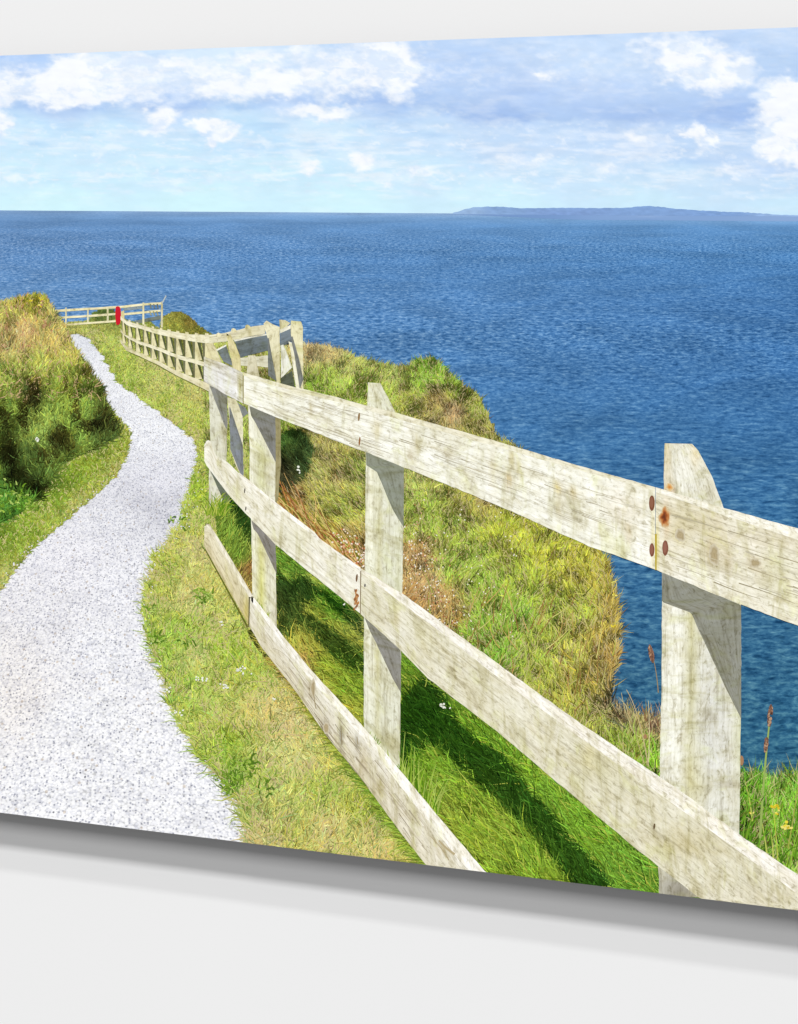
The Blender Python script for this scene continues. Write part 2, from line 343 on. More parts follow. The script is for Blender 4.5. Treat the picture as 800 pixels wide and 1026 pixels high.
HUMP = [(160, 330), (163, 318), (172, 313), (182, 313), (190, 317), (197, 324), (205, 330), (214, 336), (214, 396), (178, 378), (150, 366), (120, 352), (60, 336), (56, 324), (90, 321), (94, 313), (104, 309), (113, 310), (122, 318), (130, 322), (150, 322)]
BANK = [(-100, 300), (-30, 298), (0, 304), (12, 301), (22, 298), (36, 295), (46, 297), (52, 306), (57, 316), (61, 325), (70, 342), (81, 358), (91, 376), (101, 390), (106, 408), (112, 424), (122, 432), (110, 440), (90, 450), (64, 462), (46, 484), (34, 500), (20, 512), (0, 522), (-40, 560), (-100, 590)]
FENCELINE = [(120, 345), (155, 363), (178, 376), (205, 392), (207, 545), (225, 583), (249, 627), (292, 686), (328, 738), (360, 777), (402, 834), (430, 870)]

# ---- gravel path
ys = np.concatenate([np.arange(334, 420, 3), np.arange(420, 860, 6)]); ncol = 40
L = pl(ys)-3; R = prr(ys)+3
X = L[:, None]+(R-L)[:, None]*np.linspace(0, 1, ncol)[None]; Y = np.tile(ys[:, None], (1, ncol)).astype(float)
kp = ((Y < ybot(X)-0.2)[:-1, :-1]) | ((Y < ybot(X)-0.2)[:-1, 1:])
Y = np.minimum(Y, ybot(X)-0.2)
col = ctrl(X, Y, [(75, 338, 225, 228, 240), (110, 380, 236, 238, 248), (150, 430, 238, 240, 250), (160, 480, 226, 227, 240), (150, 505, 208, 209, 222), (120, 520, 228, 229, 240), (70, 560, 234, 234, 245), (130, 580, 234, 235, 246),
    (40, 620, 230, 230, 240), (5, 650, 234, 232, 238), (100, 650, 236, 237, 247), (10, 700, 237, 234, 238), (80, 720, 238, 239, 248), (160, 760, 240, 241, 250), (60, 800, 240, 241, 250), (230, 830, 238, 239, 248), (-60, 700, 228, 228, 238)], 3, 1.4)
dy = Y-215
uv = np.stack([(X-150)/(0.0046*dy), 285*np.log(dy)], -1).reshape(-1, 2)
mkmesh('gravel_path', P(X, Y, 0.16).reshape(-1, 3), grid_faces(len(ys), ncol, kp), M_PATH, np.clip(col*np.array([1.10, 1.09, 1.01]), 0, 0.97).reshape(-1, 3), uv, pr,
       label='printed winding white gravel footpath')

# ------------------------------------------------------------------ grass, stroke by stroke
def blades(name, label, x, y, ln, wd, ang, bend, cbase, ctip, lay0, lay1, under=None):
    n = len(x)
    order = np.clip((y-290)/640, 0, 1)*0.55+rng.random(n)*0.45
    lay = lay0+(lay1-lay0)*order
    sx = np.sin(ang); sy = -np.cos(ang)
    px, py = -sy, sx
    mx = x+sx*ln*0.55; my = y+sy*ln*0.55
    a2 = ang+bend
    ex = mx+np.sin(a2)*ln*0.45; ey = my-np.cos(a2)*ln*0.45
    w = wd*0.5
    vx = np.stack([x-px*w, x+px*w, mx+px*w*0.8, mx-px*w*0.8, ex], 1)
    vy = np.stack([y-py*w, y+py*w, my+py*w*0.8, my-py*w*0.8, ey], 1)
    vx = np.clip(vx, XL, XR); vy = np.minimum(vy, ybot(vx)-0.15)
    V = P(vx, vy, lay[:, None]).reshape(-1, 3)
    k = np.arange(n)[:, None]*5
    q = k+np.array([[0, 1, 2, 3]]); tr = k+np.array([[3, 2, 4]])
    lum_ = (ctip@np.array([.3, .6, .1]))[:, None]; ctip = ctip*0.90+lum_*np.array([0.105, 0.10, 0.085]); ctip = np.minimum(ctip, 0.80*ctip/np.maximum(ctip.max(1, keepdims=True), 0.80)+0*ctip)
    cm = (cbase+ctip)*0.5
    col = np.stack([cbase, cbase, cm, cm, ctip], 1).reshape(-1, 3)
    fs = [q, tr]
    if under is not None:
        UV_, UF, UC = under
        fs = [q, UF+len(V), tr]; V = np.concatenate([V, UV_]); col = np.concatenate([col, UC])
    return mkmesh(name, V, fs, M_INK, np.clip(col, 0.002, 0.95), None, pr, label)

def underlay(mask, field, x0, x1, y0, y1, st, lay):
    xs = np.arange(x0, x1+st, st); ys_ = np.arange(y0, y1+st, st)
    X, Y = np.meshgrid(xs, ys_)
    X = np.clip(X, XL, XR)
    Yc = np.minimum(Y, ybot(X)-0.2)
    k = mask((X[:-1, :-1]+X[1:, 1:])/2, (Y[:-1, :-1]+Y[1:, 1:])/2) & (Y[:-1, :-1] < ybot(X[:-1, :-1]))
    f = grid_faces(*X.shape, k)
    used, inv = np.unique(f.ravel(), return_inverse=True)
    V = P(X, Yc, lay).reshape(-1, 3)[used]
    cl = (field(X, Y)*0.5).reshape(-1, 3)[used]
    return V, inv.reshape(-1, 4), cl

def scatter(mask, x0, x1, y0, y1, dens):
    """dens(x, y) strokes per square unit, by rejection"""
    out = []
    A = (x1-x0)*(y1-y0)
    gx, gy = np.meshgrid(np.linspace(x0, x1, 40), np.linspace(y0, y1, 40)); dm = dens(gx, gy).max()
    n = int(A*dm)
    x = rng.uniform(x0, x1, n); y = rng.uniform(y0, y1, n)
    k = (rng.random(n) < dens(x, y)/dm)
    x = x[k]; y = y[k]; k = mask(x, y) & (y < ybot(x)+4)
    return x[k], y[k]

def jitter(col, n, amp=0.25, hue=0.08):
    v = np.exp(rng.normal(0, amp, n))[:, None]; h = rng.normal(0, hue, n)
    return col*v*np.stack([1+h, np.ones(n), 1-h], 1)

# shadow shapes the picture shows on the grass behind the fence
SH = [
 [(277, 566), (288, 583), (303, 575), (322, 588), (318, 597), (307, 600), (294, 613), (303, 612), (312, 614), (324, 621), (335, 628), (350, 640), (366, 650), (366, 675), (350, 667), (335, 655), (312, 634), (296, 622), (288, 634), (277, 636)],
 [(322, 588), (335, 594), (347, 605), (362, 616), (364, 632), (350, 622), (340, 612), (328, 600)],
 [(400, 697), (414, 684), (426, 674), (438, 682), (446, 700), (470, 733), (500, 752), (516, 768), (532, 790), (552, 812), (572, 836), (596, 864), (620, 895), (576, 889), (556, 862), (532, 832), (500, 802), (484, 786), (470, 770), (440, 748), (425, 741), (412, 752), (400, 770)],
 [(222, 492), (236, 502), (254, 526), (254, 548), (246, 540), (234, 522)],
 [(281, 434), (288, 428), (296, 426), (307, 434), (314, 452), (308, 470), (300, 482), (286, 490), (277, 496), (277, 440)],
 [(640, 795), (662, 800), (664, 826), (654, 815)],
]
def shade(x, y, soft=2.0):
    s = np.zeros(np.shape(x))
    for k in range(4):
        ox = (fbm(x/4, y/4, 5+k, 2)-0.5)*5+rng.normal(0, soft, np.shape(x)); oy = (fbm(x/4, y/4, 15+k, 2)-0.5)*5+rng.normal(0, soft, np.shape(x))
        m = np.zeros(np.shape(x), bool)
        for p in SH: m |= inpoly(x+ox, y+oy, p)
        s += m*0.25
    return s

YF = lambda x, y: y
# ---- left bank (tall tussocks), drooping
bankC = [(5, 312, 186, 178, 84), (30, 303, 176, 170, 52), (42, 300, 150, 150, 40), (52, 312, 178, 166, 90), (25, 330, 206, 176, 112), (55, 340, 196, 174, 96), (70, 352, 186, 176, 80), (5, 345, 192, 176, 104),
    (10, 375, 140, 154, 60), (40, 365, 162, 166, 72), (70, 372, 146, 158, 58), (90, 372, 112, 124, 42), (90, 390, 88, 104, 36), (28, 392, 46, 52, 22), (34, 402, 44, 50, 22), (12, 405, 104, 122, 44), (50, 405, 92, 110, 42), (70, 402, 128, 146, 52),
    (60, 388, 116, 132, 44), (85, 408, 96, 118, 44), (100, 402, 62, 72, 28), (98, 424, 46, 56, 24), (106, 432, 54, 66, 26), (72, 430, 104, 126, 46), (52, 436, 86, 100, 40), (38, 428, 130, 148, 62), (20, 425, 78, 94, 34), (4, 425, 66, 82, 30),
    (30, 452, 52, 66, 26), (10, 455, 46, 60, 22), (50, 460, 74, 92, 34), (36, 480, 44, 58, 22), (15, 480, 42, 58, 22), (5, 498, 66, 104, 34), (22, 505, 82, 124, 36), (12, 515, 48, 80, 24), (-60, 340, 190, 174, 90), (-60, 420, 90, 110, 40), (-60, 500, 50, 70, 24)]
PK = [(33, 392, 9, 17), (25, 418, 5, 20), (62, 440, 13, 16), (86, 374, 5, 10), (78, 408, 4.5, 22), (105, 417, 4, 15), (8, 452, 10, 20), (20, 478, 15, 13), (48, 458, 12, 9), (2, 420, 5, 14), (92, 428, 14, 6), (38, 490, 12, 8), (-30, 450, 20, 40), (-70, 400, 12, 20), (-70, 500, 30, 30), (66, 385, 4, 10), (112, 428, 10, 4)]
def bankP(x, y):
    xw = x+(fbm(x/7, y/9, 161, 3)-.5)*12; yw = y+(fbm(x/7, y/9, 171, 3)-.5)*14
    d = 0*x
    for (cx, cy, rx, ry) in PK: d = np.maximum(d, np.exp(-(((xw-cx)/rx)**2+((yw-cy)/ry)**2)**1.5))
    d = sst(0.15, 0.75, d)[..., None]
    lift = (1+0.55*sst(385, 420, y))[..., None]
    return (1-d)*lift+d*np.array([0.46, 0.33, 0.40])
def bankF(x, y):
    c = ctrl(x, y, bankC, 3.6, 1.0)
    n = fbm(x/6, y/11, 61, 4, 0.6); k = sst(0.34, 0.58, fbm(x/13, y/17, 66, 4, 0.6)); return c*(0.42+1.20*n)[..., None]*(0.5+0.74*k)[..., None]*np.array([1.12, 1.16, 1.1])*bankP(x, y)
mb = lambda x, y: inpoly(x, y, BANK)
x, y = scatter(mb, XL, 128, 290, 592, lambda x, y: 2.2+0*x)
n = len(x); sc = 0.6+0.6*sst(300, 500, y)
cb = jitter(bankF(x, y), n, 0.48, 0.12)
stw = (rng.random(n) < 0.10) & (y < 400); cb[stw] = lin((222, 186, 138)); rst = (rng.random(n) < .10) & (y < 352) & (x < 52); cb[rst] = lin((196, 140, 104))
ang = rng.normal(0.1, 0.45, n)+(fbm(x/12, y/12, 6, 2)-.5)*1.4; dr = (y > 370); ang[dr] += 0.5*rng.standard_normal(dr.sum())
blades('grass_bank', 'printed tussocky grass bank, straw yellow on top and dark below', x, y+2, (6+9*rng.random(n))*sc, (0.6+0.5*rng.random(n))*(0.8+0.3*sc), ang, rng.normal(0, 0.7, n), cb*0.6, cb*1.5, 0.42, 0.62,
       underlay(mb, bankF, XL, 128, 290, 592, 2.5, 0.40))

# ---- left verge between bank and path, and the far grass round the bend
def mlv(x, y): return (x < pl(y)+1.2*np.sin(y*0.9)+1.5) & (y > 400) & (y < 640) & ~inpoly(x, y-4, BANK) & ((y > 430) | (x > 104))
lvC = [(125, 432, 150, 164, 62), (115, 445, 150, 166, 56), (118, 470, 172, 178, 84), (95, 465, 140, 162, 46), (95, 490, 158, 170, 66), (75, 480, 122, 150, 38), (60, 500, 126, 156, 40), (78, 505, 176, 180, 90), (45, 525, 156, 172, 64), (30, 530, 132, 160, 46), (20, 550, 150, 170, 60), (5, 540, 116, 146, 38), (5, 580, 176, 182, 90), (50, 485, 74, 100, 28), (-60, 620, 160, 172, 70), (100, 448, 92, 116, 34)]
lvF = lambda x, y: ctrl(x, y, lvC, 3.4)*(0.55+0.9*fbm(x/5, y/4, 71, 4, 0.6))[..., None]
x, y = scatter(mlv, XL, 136, 405, 640, lambda x, y: 2.4+0*x); n = len(x)
cb = jitter(lvF(x, y), n, 0.32, 0.12); s_ = rng.random(n) < 0.12; cb[s_] = lin((206, 196, 130))
blades('left_verge', 'printed short green verge left of the path', x, y+1, 2.5+4*rng.random(n), 0.7+0.6*rng.random(n), rng.normal(0, 0.8, n), rng.normal(0, 0.6, n), cb*0.8, cb*1.22, 0.30, 0.40,
       underlay(mlv, lvF, XL, 136, 405, 640, 2.5, 0.29))

# ---- far headland
def mh(x, y): return inpoly(x, y, HUMP) & ~((x > pl(y)) & (x < prr(y)) & (y > 334))
hC = [(70, 330, 176, 176, 88), (100, 316, 92, 114, 54), (108, 312, 86, 110, 50), (100, 328, 168, 172, 82), (130, 326, 158, 168, 76), (150, 328, 150, 160, 66), (145, 318, 110, 126, 60), (170, 317, 152, 150, 66), (180, 316, 128, 126, 50), (190, 322, 122, 106, 46), (176, 326, 150, 156, 60), (200, 332, 116, 116, 44), (208, 342, 140, 146, 64), (150, 350, 112, 120, 50), (180, 360, 104, 114, 46), (200, 378, 100, 112, 44), (200, 350, 112, 118, 50)]
hF = lambda x, y: ctrl(x, y, hC, 3.6)*(0.5+1.0*fbm(x/3, y/3, 81, 3, 0.6))[..., None]
x, y = scatter(mh, 50, 216, 306, 398, lambda x, y: 4+0*x); n = len(x)
cb = jitter(hF(x, y), n, 0.3, 0.1)
blades('far_headland', 'printed small green and rust coloured headland behind the far fence', x, y+1, 1.2+2.2*rng.random(n), 0.6+0.4*rng.random(n), rng.normal(0, 0.7, n), rng.normal(0, 0.5, n), cb*0.8, cb*1.2, 0.18, 0.22,
       underlay(mh, hF, 50, 216, 306, 398, 2.0, 0.17))

# ---- verge between path and fence
fl = lambda x: np.interp(x, [60, 120, 155, 178, 205, 207, 225, 249, 292, 328, 360, 402, 430, 460], [325, 343, 362, 375, 392, 470, 585, 628, 688, 740, 779, 836, 870, 910])
def mrv(x, y):
    return (x > prr(y)+2.5-1.2*np.sin(y*0.7)-2+3*(vnoise(y/4, y*0, 8)-.5)+(fbm(y/13, y*0+2, 18, 3)-.5)*(4+16*sst(480, 600, y))) & (y > fl(x)-6) & (x < 470) & (y > 328)
rvC = [(95, 330, 168, 172, 80), (115, 345, 170, 176, 84), (110, 360, 158, 168, 68), (140, 375, 172, 178, 84), (130, 388, 150, 164, 56), (160, 385, 186, 182, 100), (170, 400, 164, 172, 70), (190, 410, 178, 180, 84), (195, 395, 196, 186, 106),
    (204, 430, 166, 172, 66), (208, 465, 176, 178, 80), (200, 490, 148, 166, 50), (195, 520, 172, 178, 78), (180, 545, 184, 180, 92), (170, 565, 160, 164, 66), (200, 560, 196, 186, 108), (160, 590, 168, 172, 76), (190, 600, 206, 190, 122), (215, 585, 190, 180, 96), (150, 620, 156, 168, 70), (185, 625, 150, 170, 62),
    (212, 615, 178, 178, 86), (165, 650, 142, 164, 60), (195, 660, 188, 190, 104), (225, 650, 160, 176, 58), (180, 690, 156, 172, 66), (210, 700, 176, 184, 84), (245, 680, 172, 178, 72), (255, 720, 190, 180, 92), (230, 740, 144, 162, 48), (200, 735, 178, 180, 84), (262, 715, 212, 186, 120), (290, 730, 228, 200, 136),
    (215, 765, 160, 178, 66), (235, 780, 110, 142, 40), (260, 780, 178, 182, 88), (300, 760, 206, 196, 118), (280, 800, 190, 188, 104), (320, 790, 182, 186, 84), (340, 770, 190, 178, 92), (250, 810, 172, 170, 92), (290, 835, 176, 170, 84), (330, 830, 216, 196, 122),
    (360, 810, 168, 170, 66), (375, 850, 226, 200, 130), (350, 850, 196, 180, 100), (400, 860, 204, 178, 96), (410, 850, 120, 132, 34), (380, 815, 112, 124, 36), (260, 845, 206, 186, 124)]
rvF = lambda x, y: np.array([1.26, 1.38, 1.22])*ctrl(x, y, rvC, 3.6)*(0.40+1.2*fbm(x/7, y/6, 101, 5, 0.62))[..., None]
x, y = scatter(mrv, 60, 470, 328, 880, lambda x, y: 4.2-2.2*sst(340, 800, y)); n = len(x)
sc = 0.35+1.15*sst(340, 860, y)
cb = jitter(rvF(x, y), n, 0.42, 0.12)
r = rng.random(n); pat = fbm(x/22, y/14, 113, 3)
s_ = r < 0.10+0.35*sst(0.5, 0.72, pat); cb[s_] = cb[s_]*0.4+lin((232, 206, 158))*0.6
pg = fbm(x/13, y/9, 213, 3); g_ = (r > 0.93-0.5*sst(0.52, 0.70, pg)); cb[g_] = cb[g_]*0.45+lin((124, 168, 48))*0.6*rng.uniform(.5, 1.2, g_.sum())[:, None]
d_ = (rng.random(n) < 0.07); cb[d_] *= 0.45
# contact shade just under the lower rail, painted into the blade colours
near = np.clip(1-np.abs(y-fl(x)-1.5)/5.0, 0, 1)*(x > 207)
cb *= (1-0.55*near*rng.random(n))[:, None]
blades('right_verge', 'printed dry yellow green verge between path and fence', x, y+2, (4+8*rng.random(n)+8*(rng.random(n) < .1))*sc, (0.5+0.55*rng.random(n))*(0.6+0.42*sc), rng.normal(0.05, 0.75, n)+(fbm(x/30, y/30, 16, 2)-.5)*1.6, rng.normal(0, 0.7, n), cb*0.66, cb*1.38, 0.30, 0.40,
       underlay(mrv, rvF, 60, 470, 328, 880, 3, 0.29))

# ---- cliff-top grass beyond the fence
def mc(x, y):
    w = (vnoise(x/6, y/6, 3)-.5)*5+(vnoise(x/2, y/2, 4)-.5)*3
    return inpoly(x+w, y-np.abs(w)*0.3, CLIFF) & (y < fl(x)-5)
clC = [(230, 360, 166, 170, 78), (262, 358, 150, 150, 60), (310, 350, 196, 168, 110), (330, 354, 192, 166, 104), (350, 365, 172, 172, 84), (330, 375, 158, 178, 62), (315, 385, 138, 164, 46), (360, 385, 150, 172, 52), (395, 375, 168, 174, 78), (430, 362, 112, 146, 38), (425, 380, 132, 160, 46), (450, 380, 120, 144, 42),
    (460, 395, 106, 120, 36), (440, 398, 122, 96, 50), (455, 412, 176, 140, 96), (435, 415, 156, 140, 70), (480, 410, 146, 150, 52), (475, 430, 158, 150, 64), (405, 400, 148, 150, 56), (490, 430, 138, 130, 56), (385, 395, 150, 164, 56),
    (240, 420, 170, 180, 76), (246, 440, 168, 180, 70), (235, 450, 170, 176, 80), (290, 405, 150, 160, 56), (283, 415, 140, 160, 50), (322, 425, 150, 142, 66), (330, 445, 162, 148, 76), (320, 470, 160, 156, 76), (345, 450, 150, 140, 64), (340, 475, 166, 150, 78), (355, 470, 146, 154, 62), (300, 500, 150, 112, 56), (285, 480, 140, 100, 60),
    (320, 500, 162, 158, 66), (345, 510, 158, 164, 62), (300, 520, 160, 140, 50), (330, 530, 170, 152, 56), (350, 540, 178, 150, 74), (360, 555, 176, 136, 76), (415, 480, 178, 180, 84), (420, 500, 150, 166, 56), (440, 485, 168, 172, 66), (470, 500, 160, 154, 60), (480, 495, 140, 110, 64), (430, 520, 140, 158, 50), (460, 530, 158, 170, 58),
    (410, 530, 156, 164, 62), (415, 555, 184, 140, 82), (425, 580, 194, 154, 96), (440, 605, 190, 150, 88), (415, 600, 180, 134, 76), (450, 620, 156, 120, 60), (450, 570, 144, 164, 54), (480, 560, 156, 174, 58), (500, 540, 176, 178, 52), (520, 525, 174, 172, 46), (490, 590, 132, 156, 46), (520, 580, 160, 172, 54), (550, 560, 178, 176, 50),
    (580, 570, 176, 166, 50), (605, 580, 166, 150, 52), (612, 610, 168, 140, 60), (590, 610, 158, 164, 54), (550, 610, 164, 174, 56), (520, 620, 128, 158, 44), (490, 625, 122, 150, 44), (470, 640, 120, 150, 40), (500, 655, 116, 150, 40), (540, 650, 150, 160, 54), (575, 650, 178, 170, 66), (600, 640, 170, 146, 60), (616, 660, 146, 116, 56),
    (615, 690, 96, 82, 52), (612, 706, 52, 44, 34), (600, 690, 158, 140, 56), (570, 690, 176, 166, 62), (545, 680, 152, 156, 52), (600, 720, 160, 160, 56), (625, 722, 126, 104, 76), (640, 730, 142, 126, 70), (655, 728, 118, 84, 66), (640, 745, 140, 158, 48), (620, 740, 128, 144, 40), (655, 760, 116, 156, 32),
    (220, 500, 100, 140, 28), (240, 560, 104, 146, 26), (232, 530, 112, 150, 30), (245, 580, 150, 140, 44), (248, 572, 156, 110, 44), (290, 555, 96, 142, 24), (300, 560, 92, 140, 22), (340, 600, 88, 142, 16), (320, 640, 150, 160, 34), (295, 650, 164, 172, 40), (300, 665, 176, 146, 54), (335, 670, 132, 160, 24),
    (330, 690, 156, 164, 36), (350, 690, 118, 156, 20), (350, 710, 144, 156, 30), (420, 660, 100, 146, 18), (390, 690, 110, 150, 20), (430, 720, 90, 138, 14), (410, 770, 92, 140, 18), (420, 790, 118, 150, 26), (440, 770, 112, 158, 20), (470, 800, 120, 160, 22), (450, 810, 134, 158, 30), (490, 840, 128, 160, 24), (500, 870, 124, 160, 24), (540, 860, 118, 158, 22),
    (560, 880, 120, 160, 24), (480, 730, 104, 152, 18), (520, 750, 104, 156, 20), (560, 790, 112, 164, 24), (600, 830, 108, 160, 22), (630, 860, 108, 160, 26), (645, 885, 96, 148, 24), (540, 770, 112, 160, 22), (600, 800, 112, 162, 22),
    (755, 800, 90, 138, 24), (780, 815, 112, 156, 34), (750, 830, 62, 96, 20), (770, 845, 98, 140, 28), (795, 860, 120, 160, 40), (795, 800, 112, 156, 40), (860, 850, 110, 150, 34), (480, 700, 100, 148, 20)]
INS = [(277, 600), (258, 545), (205, 440), (205, 560), (252, 625), (330, 738), (430, 870), (700, 905), (700, 880)]
def inner(x, y):   # the lush strip right behind the fence: below the line of the middle rail
    return y > np.interp(x, [205, 250, 315, 361, 440, 500, 580, 660, 740, 900], [470, 515, 570, 610, 665, 720, 780, 860, 930, 930])
def clF(x, y, s=None):
    c = ctrl(x, y, clC, 4.0, 1.0)
    inn = inner(x, y)
    nn = np.where(inn, 0.48+1.04*fbm((x+y*0.7)/9, (y-x*0.5)/5, 123, 4, 0.55), 0.25+1.5*fbm(x/6, y/8, 133, 5, 0.64))
    cl_ = sst(0.34, 0.60, fbm(x/15, y/9, 143, 4, 0.6))
    c = np.where(inn[..., None], c*np.array([1.14, 1.02, 2.2]), c*np.array([1.18, 1.32, 1.35])*(0.36+0.92*cl_)[..., None])
    c = c*nn[..., None]
    if s is None: s = shade(x, y, 0.3)
    return c*(1-s[..., None]*(1-np.array([0.13, 0.23, 0.26])))
x, y = scatter(mc, 205, XR, 343, 930, lambda x, y: 3.8-1.8*sst(350, 800, y)); n = len(x)
sc = 0.45+0.95*sst(350, 850, y)
s = np.maximum(shade(x-2.0*sc, y-2.5*sc, 0.5), shade(x-5*sc, y-5*sc, 0.5)); s = np.clip(s*1.1, 0, 1); inn = inner(x, y)
cb = jitter(clF(x, y, s), n, 0.46, 0.10)
r = rng.random(n); lit = (s < 0.3) & ~inn
q = lit & (r < 0.20); cb[q] = cb[q]*0.4+lin((224, 202, 150))*0.6
q = lit & (r > 0.93); cb[q] = cb[q]*0.5+lin((150, 96, 60))*0.5
q = ~lit & (r < 0.06) & (s < 0.3); cb[q] = lin((186, 196, 70))
q = rng.random(n) < 0.08; cb[q] *= 0.4
ang = rng.normal(0.0, 0.5, n)+(fbm(x/26, y/26, 26, 3)-.5)*2.4
ang = np.where(inn, rng.normal(-0.75, 0.42, n)+(fbm(x/30, y/30, 36, 2)-.5)*1.2, ang)
ang = np.where((x > 205) & (x < 262) & inn, rng.normal(0.5, 0.3, n), ang)
ang = np.where((x > 270) & (x < 365) & (y > 455) & ~inn, rng.normal(-0.7, 0.3, n), ang)
ln = (4+9*rng.random(n)+10*(rng.random(n) < .12))*sc*np.where(inn, 1.35, 1.1)
blades('cliff_grass', 'printed grassy cliff top dropping to the sea beyond the fence', x, y+2, ln, (0.5+0.62*rng.random(n))*(0.6+0.42*sc), ang, rng.normal(0, 0.6, n)-0.2*inn, cb*0.62, cb*1.42, 0.30, 0.44,
       underlay(mc, clF, 205, XR, 343, 930, 3, 0.29))

# long arching stalks, seed heads and flowers lying over the grass
def strokes(name, label, lst, lay):
    V = []; Fq = []; col = []
    for (pts, w0, w1, c) in lst:
        pts = np.array(pts, float); n = 9
        t = np.linspace(0, 1, n); tt = np.linspace(0, 1, len(pts))
        if len(pts) == 3:
            q = ((1-t)**2)[:, None]*pts[0]+(2*t*(1-t))[:, None]*(2*pts[1]-0.5*(pts[0]+pts[2]))+(t**2)[:, None]*pts[2]
        else: q = np.stack([np.interp(t, tt, pts[:, 0]), np.interp(t, tt, pts[:, 1])], 1)
        d = np.gradient(q, axis=0); d /= np.linalg.norm(d, axis=1)[:, None]+1e-9
        nn = np.stack([-d[:, 1], d[:, 0]], 1); w = (w0+(w1-w0)*t)[:, None]/2
        a = q+nn*w; b = q-nn*w; k = sum(len(v) for v in V)
        pp = np.stack([a, b], 1).reshape(-1, 2); pp[:, 1] = np.minimum(pp[:, 1], ybot(pp[:, 0])-.15)
        V.append(P(pp[:, 0], pp[:, 1], lay+0.004*len(V)/max(1, len(lst))))
        i = k+np.arange(n-1)*2; Fq.append(np.stack([i, i+1, i+3, i+2], 1))
        col.append(np.tile(lin(c)*np.exp(rng.normal(0, 0.12)), (2*n, 1)))
    return mkmesh(name, np.concatenate(V), np.concatenate(Fq), M_INK, np.clip(np.concatenate(col), 0, .95), None, pr, label)
st = []
for k in range(150):
    x0 = rng.uniform(282, 365); y0 = np.interp(x0, [282, 365], [515, 572])+rng.uniform(-12, 4); L_ = rng.uniform(14, 55)
    a = rng.normal(-0.75, 0.22); x1 = x0+math.sin(a)*L_; y1 = y0-math.cos(a)*L_
    st.append(([(x0, y0), ((x0+x1)/2+rng.uniform(-1, 3), (y0+y1)/2-rng.uniform(0, 4)), (x1, y1)], 1.2, 0.4, [(190, 140, 72), (220, 184, 118), (150, 92, 56), (206, 190, 110), (120, 120, 40)][rng.integers(5)]))
for k in range(120):
    x0 = rng.uniform(425, 615); y0 = rng.uniform(590, 700)+0.1*(x0-425); L_ = rng.uniform(10, 34); a = rng.normal(0.15, 0.35)
    x1 = x0+math.sin(a)*L_; y1 = y0-math.cos(a)*L_
    if inpoly(np.array([x0, x1]), np.array([y0, y1]), CLIFF).all():
        st.append(([(x0, y0), ((x0+x1)/2+rng.uniform(-2, 2), (y0+y1)/2), (x1, y1)], 1.0, 0.4, [(206, 200, 120), (170, 184, 80), (196, 166, 96), (150, 110, 62)][rng.integers(4)]))
for k in range(70):
    x0 = rng.uniform(402, 690); y0 = rng.uniform(0, 1)*130+np.interp(x0, [402, 690], [720, 860]); L_ = rng.uniform(12, 30); a = rng.normal(-0.2, 0.45)
    x1 = x0+math.sin(a)*L_; y1 = y0-math.cos(a)*L_
    if y1 > np.interp(x1, [402, 700], [655, 900]) and shade(np.array([x0, x1]), np.array([y0, y1]), 0).max() < .1: st.append(([(x0, y0), ((x0+x1)/2, (y0+y1)/2+rng.uniform(-2, 2)), (x1, y1)], 0.9, 0.3, [(140, 178, 50), (120, 168, 40), (160, 180, 70)][rng.integers(3)]))
strokes('long_stalks', 'printed long straw coloured stalks among the cliff grass', st, 0.47)
st = [([(650, 768), (640, 720), (628, 691)], 1.2, 0.6, (204, 186, 140)), ([(650, 765), (651, 735), (650, 702)], 1.0, 0.5, (206, 196, 150)), ([(636, 735), (628, 715), (623, 694)], .8, .5, (190, 180, 130)), ([(762, 840), (766, 780), (771, 728)], 2.6, 1.6, (150, 172, 92)),
      ([(660, 694), (658, 675), (655, 660)], 1.0, 0.6, (160, 140, 100)), ([(781, 880), (779, 850), (776, 815)], 1.2, 0.8, (168, 176, 70)), ([(744, 850), (750, 800), (758, 772)], 1.4, .5, (130, 170, 60)), ([(748, 840), (756, 815), (772, 790)], 1.6, .5, (120, 160, 50)), ([(790, 850), (796, 815), (800, 786)], 1.6, .5, (170, 180, 80)),
      ([(646, 765), (640, 745), (637, 728)], .9, .5, (190, 176, 120))]
for e in st: strokes('tall_stem', None, [e], 0.482)
st = []
for k in range(60):
    x0 = rng.uniform(742, 885); y0 = rng.uniform(815, 870); L_ = rng.uniform(20, 55); a = rng.normal(0.2, 0.4)
    st.append(([(x0, y0), (x0+math.sin(a)*L_*.4, y0-L_*.5), (x0+math.sin(a)*L_, y0-math.cos(a)*L_)], 1.8, .4, [(100, 150, 36), (140, 176, 60), (76, 120, 26), (180, 190, 90)][rng.integers(4)]))
strokes('tall_grass', 'printed bright green tall grass right of the near post', st, 0.478)

def ell(lst, name, label, lay, parent=None):
    V = []; Fq = []; col = []
    for i, (cx, cy, rx, ry, tilt, c) in enumerate(lst):
        n = 10 if len(lst) > 3 else 24; t = np.arange(n)/n*2*math.pi
        k = len(V)*n; ex = rx*np.cos(t)*(1+(0.12 if n == 10 else 0.02)*rng.standard_normal(n)); ey = ry*np.sin(t)*(1+(0.08 if n == 10 else 0.02)*rng.standard_normal(n))
        X = cx+ex*math.cos(tilt)-ey*math.sin(tilt); Y = cy+ex*math.sin(tilt)+ey*math.cos(tilt)
        Y = np.minimum(Y, ybot(X)-.15)
        V.append(P(X, Y, lay+0.002*i/len(lst))); Fq.append(k+np.arange(n)[None, :])
        col.append(np.tile(lin(c), (n, 1)))
    return mkmesh(name, np.concatenate(V), np.concatenate(Fq), M_INK, np.concatenate(col), None, pr if parent is None else parent, label)

